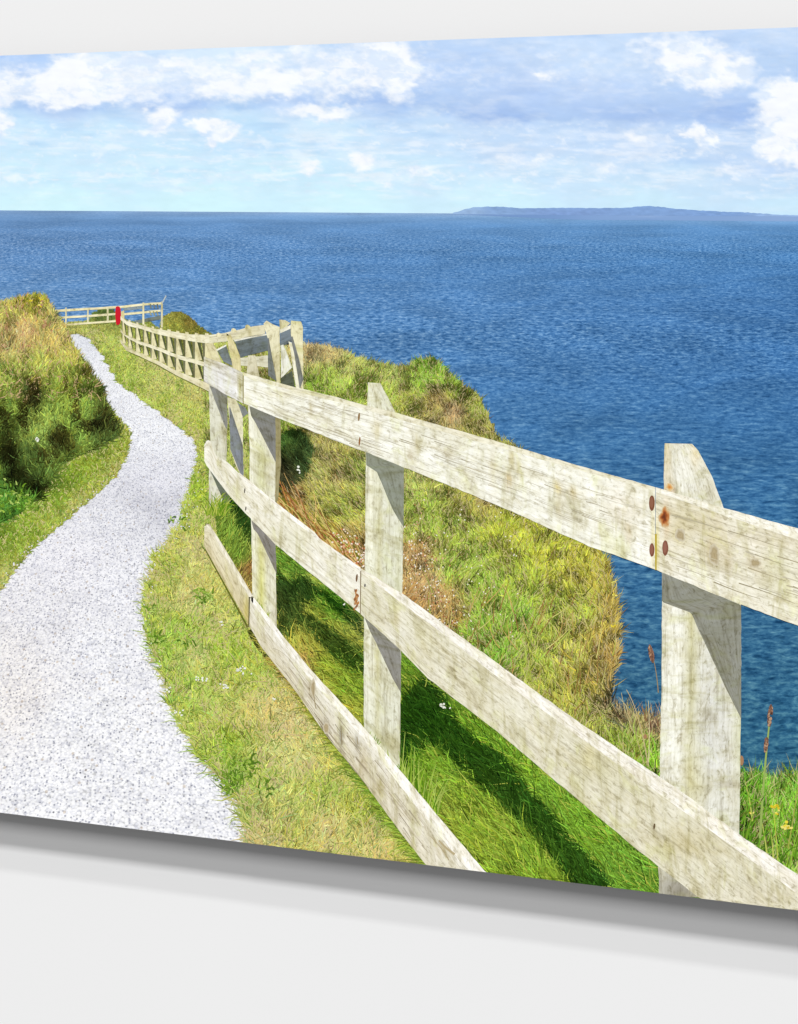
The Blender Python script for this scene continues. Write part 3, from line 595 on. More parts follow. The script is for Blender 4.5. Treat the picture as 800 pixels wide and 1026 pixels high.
for (hx, hy, rx, ry, tl) in [(772, 717, 1.9, 10, 0.1), (768, 746, 1.5, 7, 0.1), (653, 655, 1.9, 8, -0.2)]:
    l = []
    for k in range(70):
        a = rng.uniform(-1, 1); b = rng.uniform(-1, 1)*math.sqrt(max(0, 1-a*a))
        l.append((hx+b*rx-a*ry*math.sin(tl), hy+a*ry, 0.9, 1.5, rng.uniform(-.5, .5), [(136, 98, 80), (160, 120, 94), (110, 78, 64), (186, 152, 122)][rng.integers(4)]))
    ell(l, 'seed_head', 'printed reddish brown grass seed head by the near post', 0.49)
l = [(hx, hy, rx, ry, 0, (168, 128, 92)) for hx, hy, rx, ry in [(743.6, 762, 2.0, 5), (647, 738, 2, 2.4)]]
for e in l: ell([e], 'seed_tuft', None, 0.49)
l = []
for (fx, fy, k_, r_) in [(777, 808, 7, 3), (779, 814, 4, 2.4), (790, 829, 9, 4), (753, 815, 3, 1.6), (615, 596, 4, 2), (614, 627, 4, 1.8), (42, 299, 6, 2), (40, 305, 4, 2), (32, 301, 3, 2)]:
    for k in range(k_): l.append((fx+rng.normal(0, r_*0.7), fy+rng.normal(0, r_*0.4), rng.uniform(1, 2.0)*r_/4+.3, rng.uniform(.7, 1.5)*r_/4+.3, rng.uniform(-1, 1), [(236, 218, 70), (222, 200, 46), (240, 228, 120)][rng.integers(3)]))
ell(l, 'yellow_flowers', 'printed small yellow flowers dotted in the grass', 0.635)
l = []
for k in range(300):
    u = rng.random(); x0 = 402+u*60+rng.normal(0, 7); y0 = 540+u*90+rng.normal(0, 20)
    l.append((x0, y0, rng.uniform(.45, .95), rng.uniform(.5, 1.0), 0, [(250, 230, 208), (222, 176, 140), (190, 130, 86), (160, 104, 64), (206, 180, 110), (244, 240, 220)][rng.integers(6)]))
for k in range(110):
    u = rng.random(); x0 = 340+u*30+rng.normal(0, 6); y0 = 540+u*24+rng.normal(0, 8)
    l.append((x0, y0, rng.uniform(.6, 1.1), rng.uniform(.6, 1.1), 0, [(250, 226, 206), (226, 170, 140), (200, 120, 76), (244, 240, 220)][rng.integers(4)]))
for k in range(70):
    x0 = rng.uniform(420, 520); y0 = rng.uniform(500, 640); l.append((x0, y0, .7, .7, 0, (240, 236, 210)))
ell(l, 'pink_flower_patch', 'printed rusty pink flowering patch right of the middle post', 0.485)
l = []
for (fx, fy, k_, r_) in [(242, 672, 12, 5), (226, 687, 8, 4), (38, 440, 10, 2.6), (205, 680, 5, 3), (197, 680, 4, 3), (222, 625, 4, 3), (274, 700, 2, 2), (300, 472, 4, 3), (344, 606, 2, 2), (444, 708, 8, 5), (170, 690, 4, 4), (178, 712, 6, 5)]:
    for k in range(k_): l.append((fx+rng.normal(0, r_*.6), fy+rng.normal(0, r_*.4), rng.uniform(.6, 1.5), rng.uniform(.5, 1.2), rng.uniform(-1, 1), (240, 242, 226)))
ell(l, 'white_flowers', 'printed small white flower heads in the verge', 0.636)
# loose chippings on the path edges
l = []
for k in range(420):
    y0 = rng.uniform(470, 845); side = rng.random() < 0.75
    x0 = prr(y0)+abs(rng.normal(0, 7))-3 if side else pl(y0)-abs(rng.normal(0, 3))+1
    if x0 < XL+4 or y0 > ybot(x0)-2: continue
    s0 = 0.5+1.1*(y0-400)/450; c = rng.uniform(205, 250)
    l.append((x0, y0, rng.uniform(.5, 1.1)*s0, rng.uniform(.4, .8)*s0, rng.uniform(-1, 1), (c-4, c-4, min(255, c+4))))
ell(l, 'loose_chippings', 'printed white stone chippings spilled on the path edges', 0.365)
# broad leaved weeds in the verges
st = []
for (fx, fy, k_, r_) in [(205, 600, 34, 11), (190, 645, 14, 8), (240, 775, 40, 14), (250, 765, 24, 10), (158, 640, 14, 6), (150, 610, 8, 6), (178, 520, 10, 8), (265, 790, 16, 10), (10, 500, 40, 14), (28, 508, 26, 10), (-40, 520, 30, 16), (228, 790, 12, 10)]:
    for k in range(k_):
        x0 = fx+rng.normal(0, r_*.6); y0 = fy+rng.normal(0, r_*.45); a = rng.uniform(-1.9, 1.9); L_ = rng.uniform(3, 8)*(0.7 if fy < 560 else 1)
        st.append(([(x0, y0), (x0+math.sin(a)*L_*.5, y0-math.cos(a)*L_*.5-1), (x0+math.sin(a)*L_, y0-math.cos(a)*L_)], 2.0, .5, [(150, 180, 70), (112, 150, 44), (84, 120, 34), (176, 200, 104)][rng.integers(4)]))
strokes('weeds', 'printed broad leaved green weeds at the path edge', st, 0.64)

# ------------------------------------------------------------------ fence timbers
LIGHT = (228, 228, 218); WARM = (216, 212, 184); GREY = (128, 132, 130); SHADE = (132, 133, 126); DARK = (92, 98, 94); TOPF = (236, 233, 224)
seedc = [0]
def plank(name, top, bot, lay, c=LIGHT, label=None, n=None, vert=False, c2=None, jit=0.35, extra=None, parent=None):
    """a timber between two edge lines; uv runs along the edges"""
    top = np.array(top, float); bot = np.array(bot, float)
    def res(l, n):
        d = np.r_[0, np.cumsum(np.hypot(*np.diff(l, axis=0).T))]; t = np.linspace(0, d[-1], n)
        return np.stack([np.interp(t, d, l[:, 0]), np.interp(t, d, l[:, 1])], 1), d[-1]
    Ln = max(np.hypot(*np.diff(top, axis=0).T).sum(), 4)
    n = n or int(max(4, Ln/3)); m = 9
    a, la = res(top, n); b, lb = res(bot, n)
    if not vert and Ln > 38:          # long rails: sections stand upright, so stains run down the face
        xs_ = np.linspace(min(top[0, 0], bot[0, 0]), max(top[-1, 0], bot[-1, 0]), n)
        def ex(l):
            e = l[-1]+(l[-1]-l[-2])/max(1e-6, l[-1, 0]-l[-2, 0])*max(0, xs_[-1]-l[-1, 0]+1); q = np.vstack([l, e]) if xs_[-1] > l[-1, 0] else l
            return np.stack([xs_, np.interp(xs_, q[:, 0], q[:, 1])], 1)
        a = ex(top); b = ex(bot); la = lb = Ln
    seedc[0] += 1; s = seedc[0]
    ja = (vnoise(np.arange(n)/2.3, np.full(n, s), s)-.5)*2*jit; jb = (vnoise(np.arange(n)/2.3, np.full(n, s+.5), s+50)-.5)*2*jit
    if vert: a[:, 0] += ja; b[:, 0] += jb
    else: a[:, 1] += ja; b[:, 1] += jb
    v = np.linspace(0, 1, m)
    G = a[:, None]*(1-v)[None, :, None]+b[:, None]*v[None, :, None]
    X = np.clip(G[..., 0], XL, XR); ok = (G[..., 1] < ybot(X)-0.12) & (G[..., 0] < XR); Y = np.minimum(G[..., 1], ybot(X)-0.12)
    kp = ok[:-1, :-1] | ok[1:, :-1] | ok[:-1, 1:] | ok[1:, 1:]
    wid = np.hypot(*(a[n//2]-b[n//2]))
    al = np.linspace(0, max(la, lb), n)
    U = np.tile((al/10)[:, None], (1, m))+s*13.7; Vv = np.tile((v*wid/10)[None], (n, 1))+s*5.3
    col = np.tile(lin(c), (n, m, 1))
    if c2 is not None: col = col*(1-v)[None, :, None]+lin(c2)*v[None, :, None]
    if extra is not None:
        for (cx, cy, rx, ry, cc, wgt) in extra:
            g = wgt*np.exp(-(((X-cx)/rx)**2+((Y-cy)/ry)**2)); col = col*(1-g[..., None])+lin(cc)*g[..., None]
    return mkmesh(name, P(X, Y, lay).reshape(-1, 3), grid_faces(n, m, kp), M_WOOD, np.clip(col, 0, .93).reshape(-1, 3), np.stack([U, Vv], -1).reshape(-1, 2), parent or pr, label)
def post(l, r, lay, c=LIGHT, label=None, **k): return plank('fence_post', l, r, lay, c, label, vert=True, **k)
def shadow(l, r, lay, parent, c=SHADE): return plank('shaded_side', l, r, lay, c, None, vert=True, jit=0.15, parent=parent)
FR = 'fence_rail'

# far fence
for (a, b, w) in [([(52, 310.4), (90, 308.2), (123, 306.2), (146, 303.6), (162, 302.6)], 0, 2.3), ([(52, 317.6), (90, 315.4), (116, 313.4)], 0, 2.1), ([(54, 325.2), (90, 322.6), (116, 320.8)], 0, 1.8), ([(122, 313.8), (146, 311.6), (161, 310)], 0, 2.2)]:
    a = np.array(a); plank(FR, a, a+[0, w], 0.24, (226, 218, 178), 'printed thin far rail at the bend' if w == 2.3 else None, jit=.15)
plank(FR, [(134, 321.6), (146, 319), (161, 316)], [(137, 324.4), (148, 322), (161, 320)], 0.236, (112, 120, 112), jit=.1)
plank(FR, [(124, 308.6), (143, 306.6)], [(124, 311.2), (143, 309.2)], 0.236, (138, 152, 160), jit=.1)
for x_, y0, y1 in [(66.2, 308, 327), (88.2, 309, 323), (108, 307.4, 322), (143.8, 303, 325), (162.4, 302, 328)]:
    w = 1.5 if x_ < 100 else 1.9
    post([(x_-w/2, y0), (x_-w/2, y1)], [(x_+w/2, y0), (x_+w/2, y1)], 0.245, (214, 208, 170), jit=.1)
for x_ in (150, 153.5, 157): post([(x_, 304.4), (x_+1, 309)], [(x_+1.3, 304.4), (x_+2.3, 309)], .25, (110, 116, 104), jit=.1); post([(x_-.5, 311.6), (x_+1, 316)], [(x_+.9, 311.6), (x_+2.3, 316)], .25, (150, 148, 110), jit=.1)
plank('lean_pole', [(162, 303.4), (166, 295.6)], [(163.2, 304.2), (167.2, 296.4)], 0.25, (176, 188, 196), 'printed thin grey pole leaning at the far fence corner', vert=True, jit=0)
mkmesh('red_marker', P(np.array([116, 116.3, 118, 119.8, 121, 121.4, 120.6, 118.5, 116.6, 115.6]), np.array([309, 307.2, 306.6, 307, 309.4, 317, 324, 325.6, 325, 316]), 0.262), np.arange(10)[None], M_INK,
       np.tile(lin((206, 34, 50)), (10, 1)), None, pr, 'printed narrow bright red upright marker by the far fence corner')
plank('fence_post', [(121.4, 312), (121.6, 321)], [(124.6, 311), (125, 321)], 0.258, (206, 196, 150), vert=True, jit=.1)

# curving distant fence: back-shadow wedges, posts, three rails
T1 = [(121, 316), (125, 320), (134, 323.5), (155, 329), (177.5, 333), (194, 335), (212, 335.5), (227, 333.5)]; B1 = [(121, 320), (128, 326), (140, 329), (159.5, 335), (177.5, 339), (194, 342), (206, 343.8), (227, 342)]
T2 = [(121, 329.5), (123.5, 334), (140, 341.5), (159.5, 348), (177.5, 355), (206, 362.8)]; B2 = [(121, 332.5), (128, 338.5), (140, 344.6), (159.5, 351.4), (177.5, 359), (206, 367.4)]
T3 = [(121, 340), (126.5, 347), (140, 353), (155, 360), (177.5, 371.5), (211, 385)]; B3 = [(121, 343), (126.5, 351), (140, 356.8), (155, 363.6), (177.5, 376), (211, 392.8)]
yi = lambda L_, x_: np.interp(x_, *zip(*L_))
for i, x_ in enumerate([123.4, 129.5, 137.2, 145, 152.6, 160.6, 168.6, 177.2, 186.4, 196, 206]):
    w = 1.5+i*0.22; ln = 1.0+i*0.16
    for (A_, B_) in ((B1, T2), (B2, T3)):
        y0 = yi(A_, x_)-.6; y1 = yi(B_, x_)+.8
        plank('post_face', [(x_-.3, y0), (x_-.5, y1)], [(x_+w*.45, y0), (x_+w*1.3+ln, y1)], 0.436, (216, 208, 166), vert=True, jit=.1)
        plank('post_shadow', [(x_+w*.45, y0), (x_+w*1.3+ln, y1)], [(x_+w*1.35, y0), (x_+w*1.7+ln, y1)], 0.432, (84, 90, 60), vert=True, jit=.1)
        plank('post_shadow', [(x_-w*.9, y0), (x_-w*.5, y1)], [(x_-.2, y0), (x_-.4, y1)], 0.431, (112, 112, 84), vert=True, jit=.1)
    post([(x_-.4, yi(T1, x_)-1.8), (x_-.3, yi(T1, x_)+3)], [(x_+w*.9, yi(T1, x_)-1.2), (x_+w, yi(T1, x_)+3)], 0.437, (214, 206, 164), jit=.2)
plank(FR, T1, B1, 0.446, (222, 216, 186), 'printed curving top rail of the distant fence')
plank(FR, T2, B2, 0.446, (222, 216, 186), 'printed curving middle rail of the distant fence')
plank(FR, T3, B3, 0.446, (218, 210, 178), 'printed curving bottom rail of the distant fence')
strokes('rail_shadow', None, [([(x_, yi(B3, x_)+.4), (x_+8, yi(B3, x_+8)+.5)], 1.0, 1.0, (110, 116, 50)) for x_ in range(122, 205, 8)], 0.415)

# corner cluster behind the near fence
ly = 0.45
plank(FR, [(212, 335.5), (225, 333.4), (247, 328.4), (266, 325)], [(210, 343.6), (225, 342), (236, 340), (266, 334)], ly, (212, 206, 176), 'printed short top rail at the fence corner')
for (x_, y_) in [(219, 333.5), (234, 329), (248, 325.5)]: post([(x_-2.4, y_+4), (x_-1.8, y_+.5), (x_, y_-.5)], [(x_+3.4, y_+4), (x_+3, y_+1), (x_+1, y_)], ly+.002, (216, 208, 170), jit=.1)
plank('shaded_rail', [(235.5, 341.6), (252, 338), (269, 335)], [(240.5, 358.4), (254, 354.6), (269, 351)], ly+.004, (112, 122, 126), 'printed grey shaded back of the corner top rail', c2=(96, 104, 108))
plank('rail_edge', [(234.5, 340.4), (252, 337), (269, 333.8)], [(235.5, 342), (252, 338.4), (269, 335.4)], ly+.006, (224, 222, 208), jit=.1)
plank('shaded_rail', [(217.5, 350.5), (227, 346)], [(224, 362), (234, 367)], ly+.004, (116, 124, 128))
plank('rail_edge', [(216.8, 350), (227, 345)], [(217.6, 351.6), (227, 346.6)], ly+.006, (224, 222, 208), jit=.1)
plank('fence_post', [(206, 344), (214, 363)], [(214, 343), (223, 364)], ly+.003, (212, 204, 168), vert=True)
plank(FR, [(241, 358.6), (256, 357), (270, 356)], [(241, 366), (256, 366.6), (270, 368)], ly+.003, (206, 202, 178))
plank('fence_post', [(249, 356), (247, 382)], [(256, 356), (262, 384)], ly+.005, (204, 198, 170), vert=True)
p = post([(226.6, 337), (227.4, 333.6), (229, 345), (233, 366), (234, 369)], [(231.2, 334.8), (232.5, 337), (238, 350), (241, 357), (242, 374)], ly+.010, (206, 196, 150), 'printed tilted post at the fence corner')
# right pair of corner posts
post([(280, 320), (281, 333)], [(286, 320.6), (291.5, 323.6)], ly+.004, (212, 206, 172), jit=.1)
plank(FR, [(281, 330), (293, 325)], [(281, 335), (293, 329.5)], ly+.005, (220, 216, 194))
plank('shaded_rail', [(281, 334), (293.5, 328.6)], [(281, 348), (293.5, 341)], ly+.006, (112, 122, 128))
post([(281.6, 346), (282, 379)], [(284.5, 345), (293, 368)], ly+.007, (222, 222, 210))
plank('shaded_rail', [(281.5, 379), (293, 371.4)], [(281.5, 388), (296, 388)], ly+.008, (86, 92, 80))
pp = post([(291.6, 321), (292, 336), (298.6, 372), (300.5, 392)], [(301.6, 322), (303.6, 327), (304, 350), (304.4, 392)], ly+.010, (214, 208, 170), 'printed lichened post at the end of the corner')
shadow([(292, 337), (293.5, 352), (300, 392)], [(293.6, 337), (299.6, 358), (304.4, 380)], ly+.014, pr, (120, 122, 118))
post([(289.4, 342), (291.5, 352), (297, 390)], [(292.4, 343), (295, 354), (301, 392)], ly+.016, (224, 220, 196), jit=.1)
p = post([(264, 324), (266, 330), (268.5, 340), (277, 383)], [(267, 321), (274, 325), (280.5, 327.5), (281, 384)], ly+.018, (214, 208, 174), 'printed tall lichened post in the corner cluster')
shadow([(268.6, 338), (269, 376)], [(269.6, 339), (277.4, 382)], ly+.020, pr, (112, 116, 114))

# posts of the near fence (below the rails they are covered by the rails)
ly = 0.50
post([(276, 415), (276, 466), (276, 506)], [(281.4, 418), (281.8, 466), (279, 500)], ly, (150, 142, 104))
p = post([(228, 398), (231, 430), (231.5, 452), (238, 470), (244.4, 480)], [(237, 400), (243.8, 418), (243.8, 440), (244, 460), (244.8, 482)], ly+.002, (212, 206, 176), 'printed narrow tilted post left of the second post')
shadow([(230, 408), (231, 450), (243.5, 480)], [(231, 408), (243.6, 446), (244.4, 482)], ly+.004, pr, (124, 128, 132))
shadow([(236, 402), (243.4, 418)], [(246, 408), (249, 414)], ly+.001, pr, (124, 128, 126))
p = post([(209.6, 384), (210.8, 440), (210, 470), (209.4, 500), (209.8, 515)], [(228, 394), (228, 430), (227, 465), (226, 490), (221, 508)], ly+.006, (206, 204, 184), 'printed leftmost post of the near fence')
shadow([(210, 386), (226, 428)], [(228, 394), (228, 430)], ly+.008, pr, (132, 132, 126))
shadow([(211, 472), (226, 506)], [(220, 478), (232, 502)], ly+.008, pr, (104, 110, 98))
p = post([(249, 406), (250, 440), (250.6, 480), (252, 525), (253.4, 600)], [(276, 416), (276.4, 460), (276, 520), (276.6, 560), (277.6, 632)], ly+.010, (212, 209, 186), 'printed second post of the near fence',
     extra=[(262, 590, 4, 60, (206, 204, 110), .8), (252.5, 560, 3, 60, (240, 238, 214), .8), (251, 450, 3, 60, (240, 238, 222), .8), (262, 470, 5, 30, (200, 200, 150), .6)])
shadow([(250, 407), (252, 417), (256, 423), (276, 462)], [(276, 414), (276.5, 430), (276.5, 445), (276.6, 463)], ly+.012, pr, (126, 126, 122))
shadow([(252, 521), (254, 530), (258, 534), (277, 574)], [(276, 543), (276.5, 552), (277, 560), (277.4, 575)], ly+.012, pr, (132, 128, 122))
p = post([(368.8, 383), (368.4, 400), (367, 454), (366.4, 540), (365, 620), (364.8, 736)], [(381.6, 384), (389, 398), (398, 416), (405, 468), (404.4, 540), (402.2, 654), (401, 770)], ly+.014, (212, 211, 190), 'printed middle post of the near fence',
     extra=[(372, 540, 3.5, 200, (236, 234, 212), .8), (379, 600, 2.6, 200, (192, 186, 132), .7), (400, 600, 3, 60, (196, 196, 150), .6), (392, 745, 12, 12, (186, 180, 140), .6), (368, 735, 6, 10, (180, 180, 140), .5)])
shadow([(367.2, 453), (367.4, 466), (378, 473), (394, 511), (404.6, 528)], [(390, 458), (405, 466), (405, 490), (404.8, 515), (404.6, 529)], ly+.016, pr, (134, 138, 124))
shadow([(365.2, 618), (370, 630), (377, 644), (394, 680), (402, 694)], [(384, 632), (402, 652), (402, 670), (402, 685), (402, 696)], ly+.016, pr, (136, 134, 126))
p = post([(666.8, 444), (665.6, 460), (665.6, 490), (664, 574), (663, 690), (661.4, 780), (660, 868), (661, 898)], [(694, 444.6), (700, 451), (715, 480), (726, 510), (743, 605), (743, 690), (742, 780), (741, 838), (741, 900)], ly+.018, (214, 212, 196), 'printed large nearest post of the fence', n=150,
     extra=[(676, 680, 14, 160, (234, 232, 218), .8), (695.5, 700, 3.6, 90, (184, 178, 112), .9), (694, 620, 4, 30, (190, 184, 128), .7), (695, 780, 9, 34, (192, 184, 110), .6), (668, 465, 3, 40, (206, 180, 110), .7), (697, 455, 4, 12, (226, 200, 130), .6), (685, 470, 8, 40, (236, 234, 222), .6), (670, 489, 3.5, 4, (206, 130, 50), .95),
            (736, 786, 14, 3.2, (160, 150, 124), .7), (742, 730, 4, 60, (190, 190, 140), .6), (715, 720, 14, 60, (206, 206, 204), .6), (680, 893, 24, 22, (140, 134, 118), .98), (720, 452, 30, 40, (226, 220, 196), .4)])  # grey patch at the post foot is painted shade below the middle rail
shadow([(664, 571), (663.6, 603), (693, 614), (699, 628), (728, 690), (742.4, 719)], [(690, 580), (710, 590), (728, 600), (743, 606), (743, 660), (743, 720)], ly+.020, pr, (136, 136, 124))
0 and plank('algae_streak', [(692, 592), (694, 616), (694, 700), (692, 798)], [(697, 594), (699, 628), (699, 700), (702, 798)], ly+.0225, (176, 168, 108), vert=True, jit=.8)

# three runs of near rails: front faces and the paler top edges
ly = 0.56
J = dict(jit=.4)
b1 = plank(FR, [(205, 547), (205, 531), (207, 526)], [(205, 547.4), (206, 547.6), (206.5, 548)], ly, (214, 204, 176), jit=0)
r1 = plank(FR, [(205.2, 527), (210, 525), (225, 549), (240, 574), (250.4, 591)], [(205, 548), (212, 560), (225, 583), (238, 606), (249.6, 626)], ly+.002, (218, 212, 186), 'printed first length of the bottom rail, left of its joint', c2=(206, 194, 158), jit=.4,
     extra=[(247, 612, 3, 16, (190, 176, 84), .8)])
r2 = plank(FR, [(250.2, 592), (254, 598), (286, 640), (314, 674), (364, 728), (402, 773), (430, 807), (465, 848.5), (490, 878)], [(250, 627), (262.5, 649), (292, 686), (328, 738), (360, 777), (379, 803), (402, 834.5), (426.5, 866), (436, 880)], ly+.003, (224, 220, 206), 'printed long near length of the bottom rail', c2=(208, 200, 176), jit=.5,
     extra=[(312, 690, 3, 10, (150, 134, 92), .8), (327, 728, 3.5, 7, (130, 122, 108), .8), (342, 738, 2, 12, (120, 114, 110), .8), (358, 745, 2, 8, (110, 104, 96), .7), (365, 765, 6, 12, (176, 160, 120), .6), (380, 790, 6, 8, (176, 160, 120), .6), (446, 850, 12, 4, (164, 148, 90), .7), (300, 700, 6, 6, (196, 186, 150), .5), (415, 815, 8, 10, (190, 180, 160), .5)])
plank('rail_edge', [(207, 525.4), (210, 524.6), (225, 548.6), (240, 573.6), (254, 597.6)], [(207, 527), (212, 532), (225, 556), (238, 578), (251, 600)], ly+.006, (232, 226, 210), None, jit=.2, parent=None)
plank('rail_edge', [(254, 597.6), (286, 639.6), (314, 673.6), (364, 727.6), (402, 772.6), (430, 806.6), (465, 848), (490, 877.6)], [(252, 602), (282, 643), (309, 678), (358, 733), (395, 779), (422, 814), (455, 855), (474, 880)], ly+.006, (238, 234, 224), None, jit=.4)

m1 = plank(FR, [(205.4, 446), (208, 440), (212, 443), (217, 457), (227, 462), (240, 474), (250.5, 482), (274.5, 502), (291, 514.5), (316, 534), (321, 541), (361.6, 569)], [(205, 461.5), (207, 466), (211.5, 472), (229.5, 496), (246, 514), (255, 523), (276, 545), (315, 577), (361.4, 614.4)], ly+.010, (226, 222, 206), 'printed first length of the middle rail, left of its joint', jit=.5,
     extra=[(240, 500, 14, 8, (214, 208, 180), .5), (290, 540, 30, 14, (210, 208, 178), .45), (206, 452, 2, 10, (240, 238, 224), .6)])
m2 = plank(FR, [(362, 569.6), (405, 596), (440, 622), (500, 666), (580, 724), (660, 778), (692, 800), (740, 836), (800, 877), (870, 925)], [(361.6, 615), (401.5, 651), (429.5, 680), (500, 734), (554, 780), (640, 852), (660, 868), (702, 900.6), (730, 925)], ly+.011, (214, 209, 186), 'printed long near length of the middle rail', jit=.5, n=190,
     extra=[(398, 622, 3, 14, (190, 178, 120), .6), (425, 640, 8, 14, (206, 200, 160), .5), (656, 828, 2, 4, (130, 112, 84), .8), (400, 640, 10, 14, (236, 234, 226), .5), (530, 700, 20, 14, (226, 222, 206), .5), (600, 770, 30, 16, (192, 186, 140), .5), (690, 845, 40, 14, (192, 180, 134), .6), (590, 755, 8, 10, (198, 186, 110), .5), (760, 900, 50, 10, (206, 196, 172), .4)])
plank('rail_edge', [(240, 473.6), (250.5, 481.6), (274.5, 501.6), (291, 514), (316, 533.6), (321, 540), (361.6, 568.6)], [(240, 475.6), (250, 484), (274.5, 505), (290, 518), (315, 538), (361.4, 572.6)], ly+.014, (238, 234, 224), None, jit=.3)
plank('rail_edge', [(362, 569), (405, 595.6), (440, 621.4), (500, 665.4), (580, 723.4), (660, 777.4), (692, 799.4), (740, 835.4), (800, 876.4), (870, 924)], [(361.8, 573.4), (405, 606), (440, 632), (500, 679), (580, 738), (640, 780), (670, 802), (720, 838), (800, 896), (835, 922)], ly+.014, (234, 229, 217), None, jit=.5, n=180)

t1 = plank(FR, [(204.6, 357), (224, 364), (243.6, 373)], [(205, 382), (224, 394), (243.6, 404)], ly+.020, (216, 214, 208), 'printed short left end length of the top rail', jit=.3,
     extra=[(241.6, 388, 2.2, 18, (176, 170, 96), 1.0), (238, 388, 1.2, 18, (236, 234, 226), .6), (212, 362, 8, 4, (214, 206, 176), .6)])
t2 = plank(FR, [(244, 373.2), (275, 383), (305, 390), (340, 399), (368, 407), (396, 413.6), (460, 432), (500, 443), (580, 467), (657, 488.6)], [(244, 404), (275, 417), (340, 442.6), (368, 453.4), (406, 468.4), (500, 506.6), (590, 547), (628, 560), (657, 570.6)], ly+.021, (230, 228, 214), 'printed long middle length of the top rail', jit=.5, n=160,
     extra=[(312, 408, 2, 7, (176, 164, 110), .8), (290, 394, 30, 3, (206, 196, 146), .5), (513, 459, 2.6, 9, (182, 168, 96), .9), (510, 481, 3.5, 6, (196, 168, 100), .8), (559, 487, 4, 5, (204, 184, 100), .8), (573, 495, 5, 3, (206, 180, 110), .7), (418, 446, 3, 12, (190, 178, 130), .6), (412, 457, 3, 5, (176, 160, 120), .6),
            (378, 430, 4, 10, (206, 194, 150), .6), (450, 455, 6, 5, (186, 174, 144), .6), (494, 470, 4, 20, (206, 196, 156), .5), (520, 470, 3, 12, (196, 184, 130), .5), (625, 510, 22, 20, (214, 202, 176), .5), (630, 535, 3, 8, (196, 176, 130), .7), (560, 510, 3, 14, (206, 196, 150), .5), (655, 540, 2, 40, (214, 200, 130), .6)])
t3 = plank(FR, [(657.4, 488.8), (666, 491), (726, 510), (800, 530), (870, 550)], [(657.4, 570.8), (740, 604.6), (800, 627), (870, 655)], ly+.022, (224, 219, 200), 'printed near right length of the top rail', jit=.5, n=90,
     extra=[(680, 525, 16, 20, (204, 192, 152), .6), (700, 520, 26, 14, (196, 186, 150), .6), (713, 555, 4, 12, (178, 158, 106), .8), (718, 545, 14, 22, (206, 192, 156), .5), (730, 560, 5, 12, (184, 168, 134), .6), (757, 564, 7, 5, (190, 166, 124), .6), (780, 570, 20, 20, (198, 194, 150), .45), (770, 540, 40, 10, (198, 186, 154), .5),
            (700, 580, 30, 10, (234, 232, 222), .6), (658.6, 548, 1.8, 26, (206, 190, 66), .8), (668, 520, 3, 16, (214, 170, 110), .5), (681, 536, 6, 5, (206, 192, 110), .5)])
plank('rail_edge', [(244, 372.8), (275, 382.4), (340, 398.4), (368, 406.4), (396, 413), (460, 431.4), (500, 442.4), (580, 466.4), (657, 488)], [(244, 376), (275, 386.4), (340, 403), (396, 419), (460, 437), (500, 448), (580, 471), (657, 492)], ly+.024, (222, 217, 194), None, jit=.3)
plank('rail_edge', [(657.4, 488), (726, 509), (800, 529.4), (870, 549.4)], [(657.4, 493), (726, 516), (800, 541), (870, 564)], ly+.024, (236, 232, 218), None, jit=.4)

# grain cracks along the rails
def cracks(T, B, n, lay, c, parent, x0, x1, w=0.9, vs=(0.1, 0.95), lenr=(10, 40), name='grain_crack'):
    T = np.array(T); B = np.array(B); l = []
    for k in range(n):
        v = rng.uniform(*vs); a = rng.uniform(x0, x1); L_ = rng.uniform(*lenr); b_ = min(a+L_, x1)
        pts = []
        for q in np.linspace(a, b_, 3):
            yt_ = np.interp(q, T[:, 0], T[:, 1]); yb_ = np.interp(q, B[:, 0], B[:, 1]); pts.append((q, yt_+(yb_-yt_)*v+rng.normal(0, .5)))
        l.append((pts, w*rng.uniform(.5, 1.1), w*.3, c[rng.integers(len(c))]))
    strokes(name, None, l, lay)
T2_ = [(244, 373.2), (305, 390), (396, 413.6), (500, 443), (657, 488.6)]; B2_ = [(244, 404), (340, 442.6), (406, 468.4), (500, 506.6), (590, 547), (657, 570.6)]
cracks(T2_, B2_, 110, ly+.026, [(186, 178, 152), (196, 190, 166), (166, 156, 128), (206, 201, 182)], t2, 246, 652, .8, (.2, .95))
cracks([(658, 489), (870, 550)], [(658, 571), (870, 655)], 34, ly+.026, [(190, 182, 154), (200, 193, 170), (172, 162, 132)], t3, 662, 868, 1.2, (.15, .9), (20, 80))
cracks([(286, 640), (364, 728), (490, 878)], [(262.5, 649), (292, 686), (328, 738), (379, 803), (436, 880)], 50, ly+.007, [(166, 154, 128), (186, 176, 152), (146, 134, 110)], r2, 270, 430, .9, (.35, .98), (8, 26))

strokes('rail_contact_shadow', None, [([(250.5, 631), (262, 651.5), (291.5, 688.5)], 5, 5, (60, 64, 24)), ([(291.5, 688.5), (327.5, 740.5), (359.5, 779)], 5, 6, (56, 60, 24)), ([(359.5, 779.5), (378, 805), (401, 837)], 6, 6, (60, 66, 24)), ([(401, 837), (413, 852), (424, 868)], 6, 5, (70, 78, 28)), ([(205.5, 550), (225, 585.5), (248.5, 628.5)], 1.0, 1.8, (104, 108, 40))], 0.375)
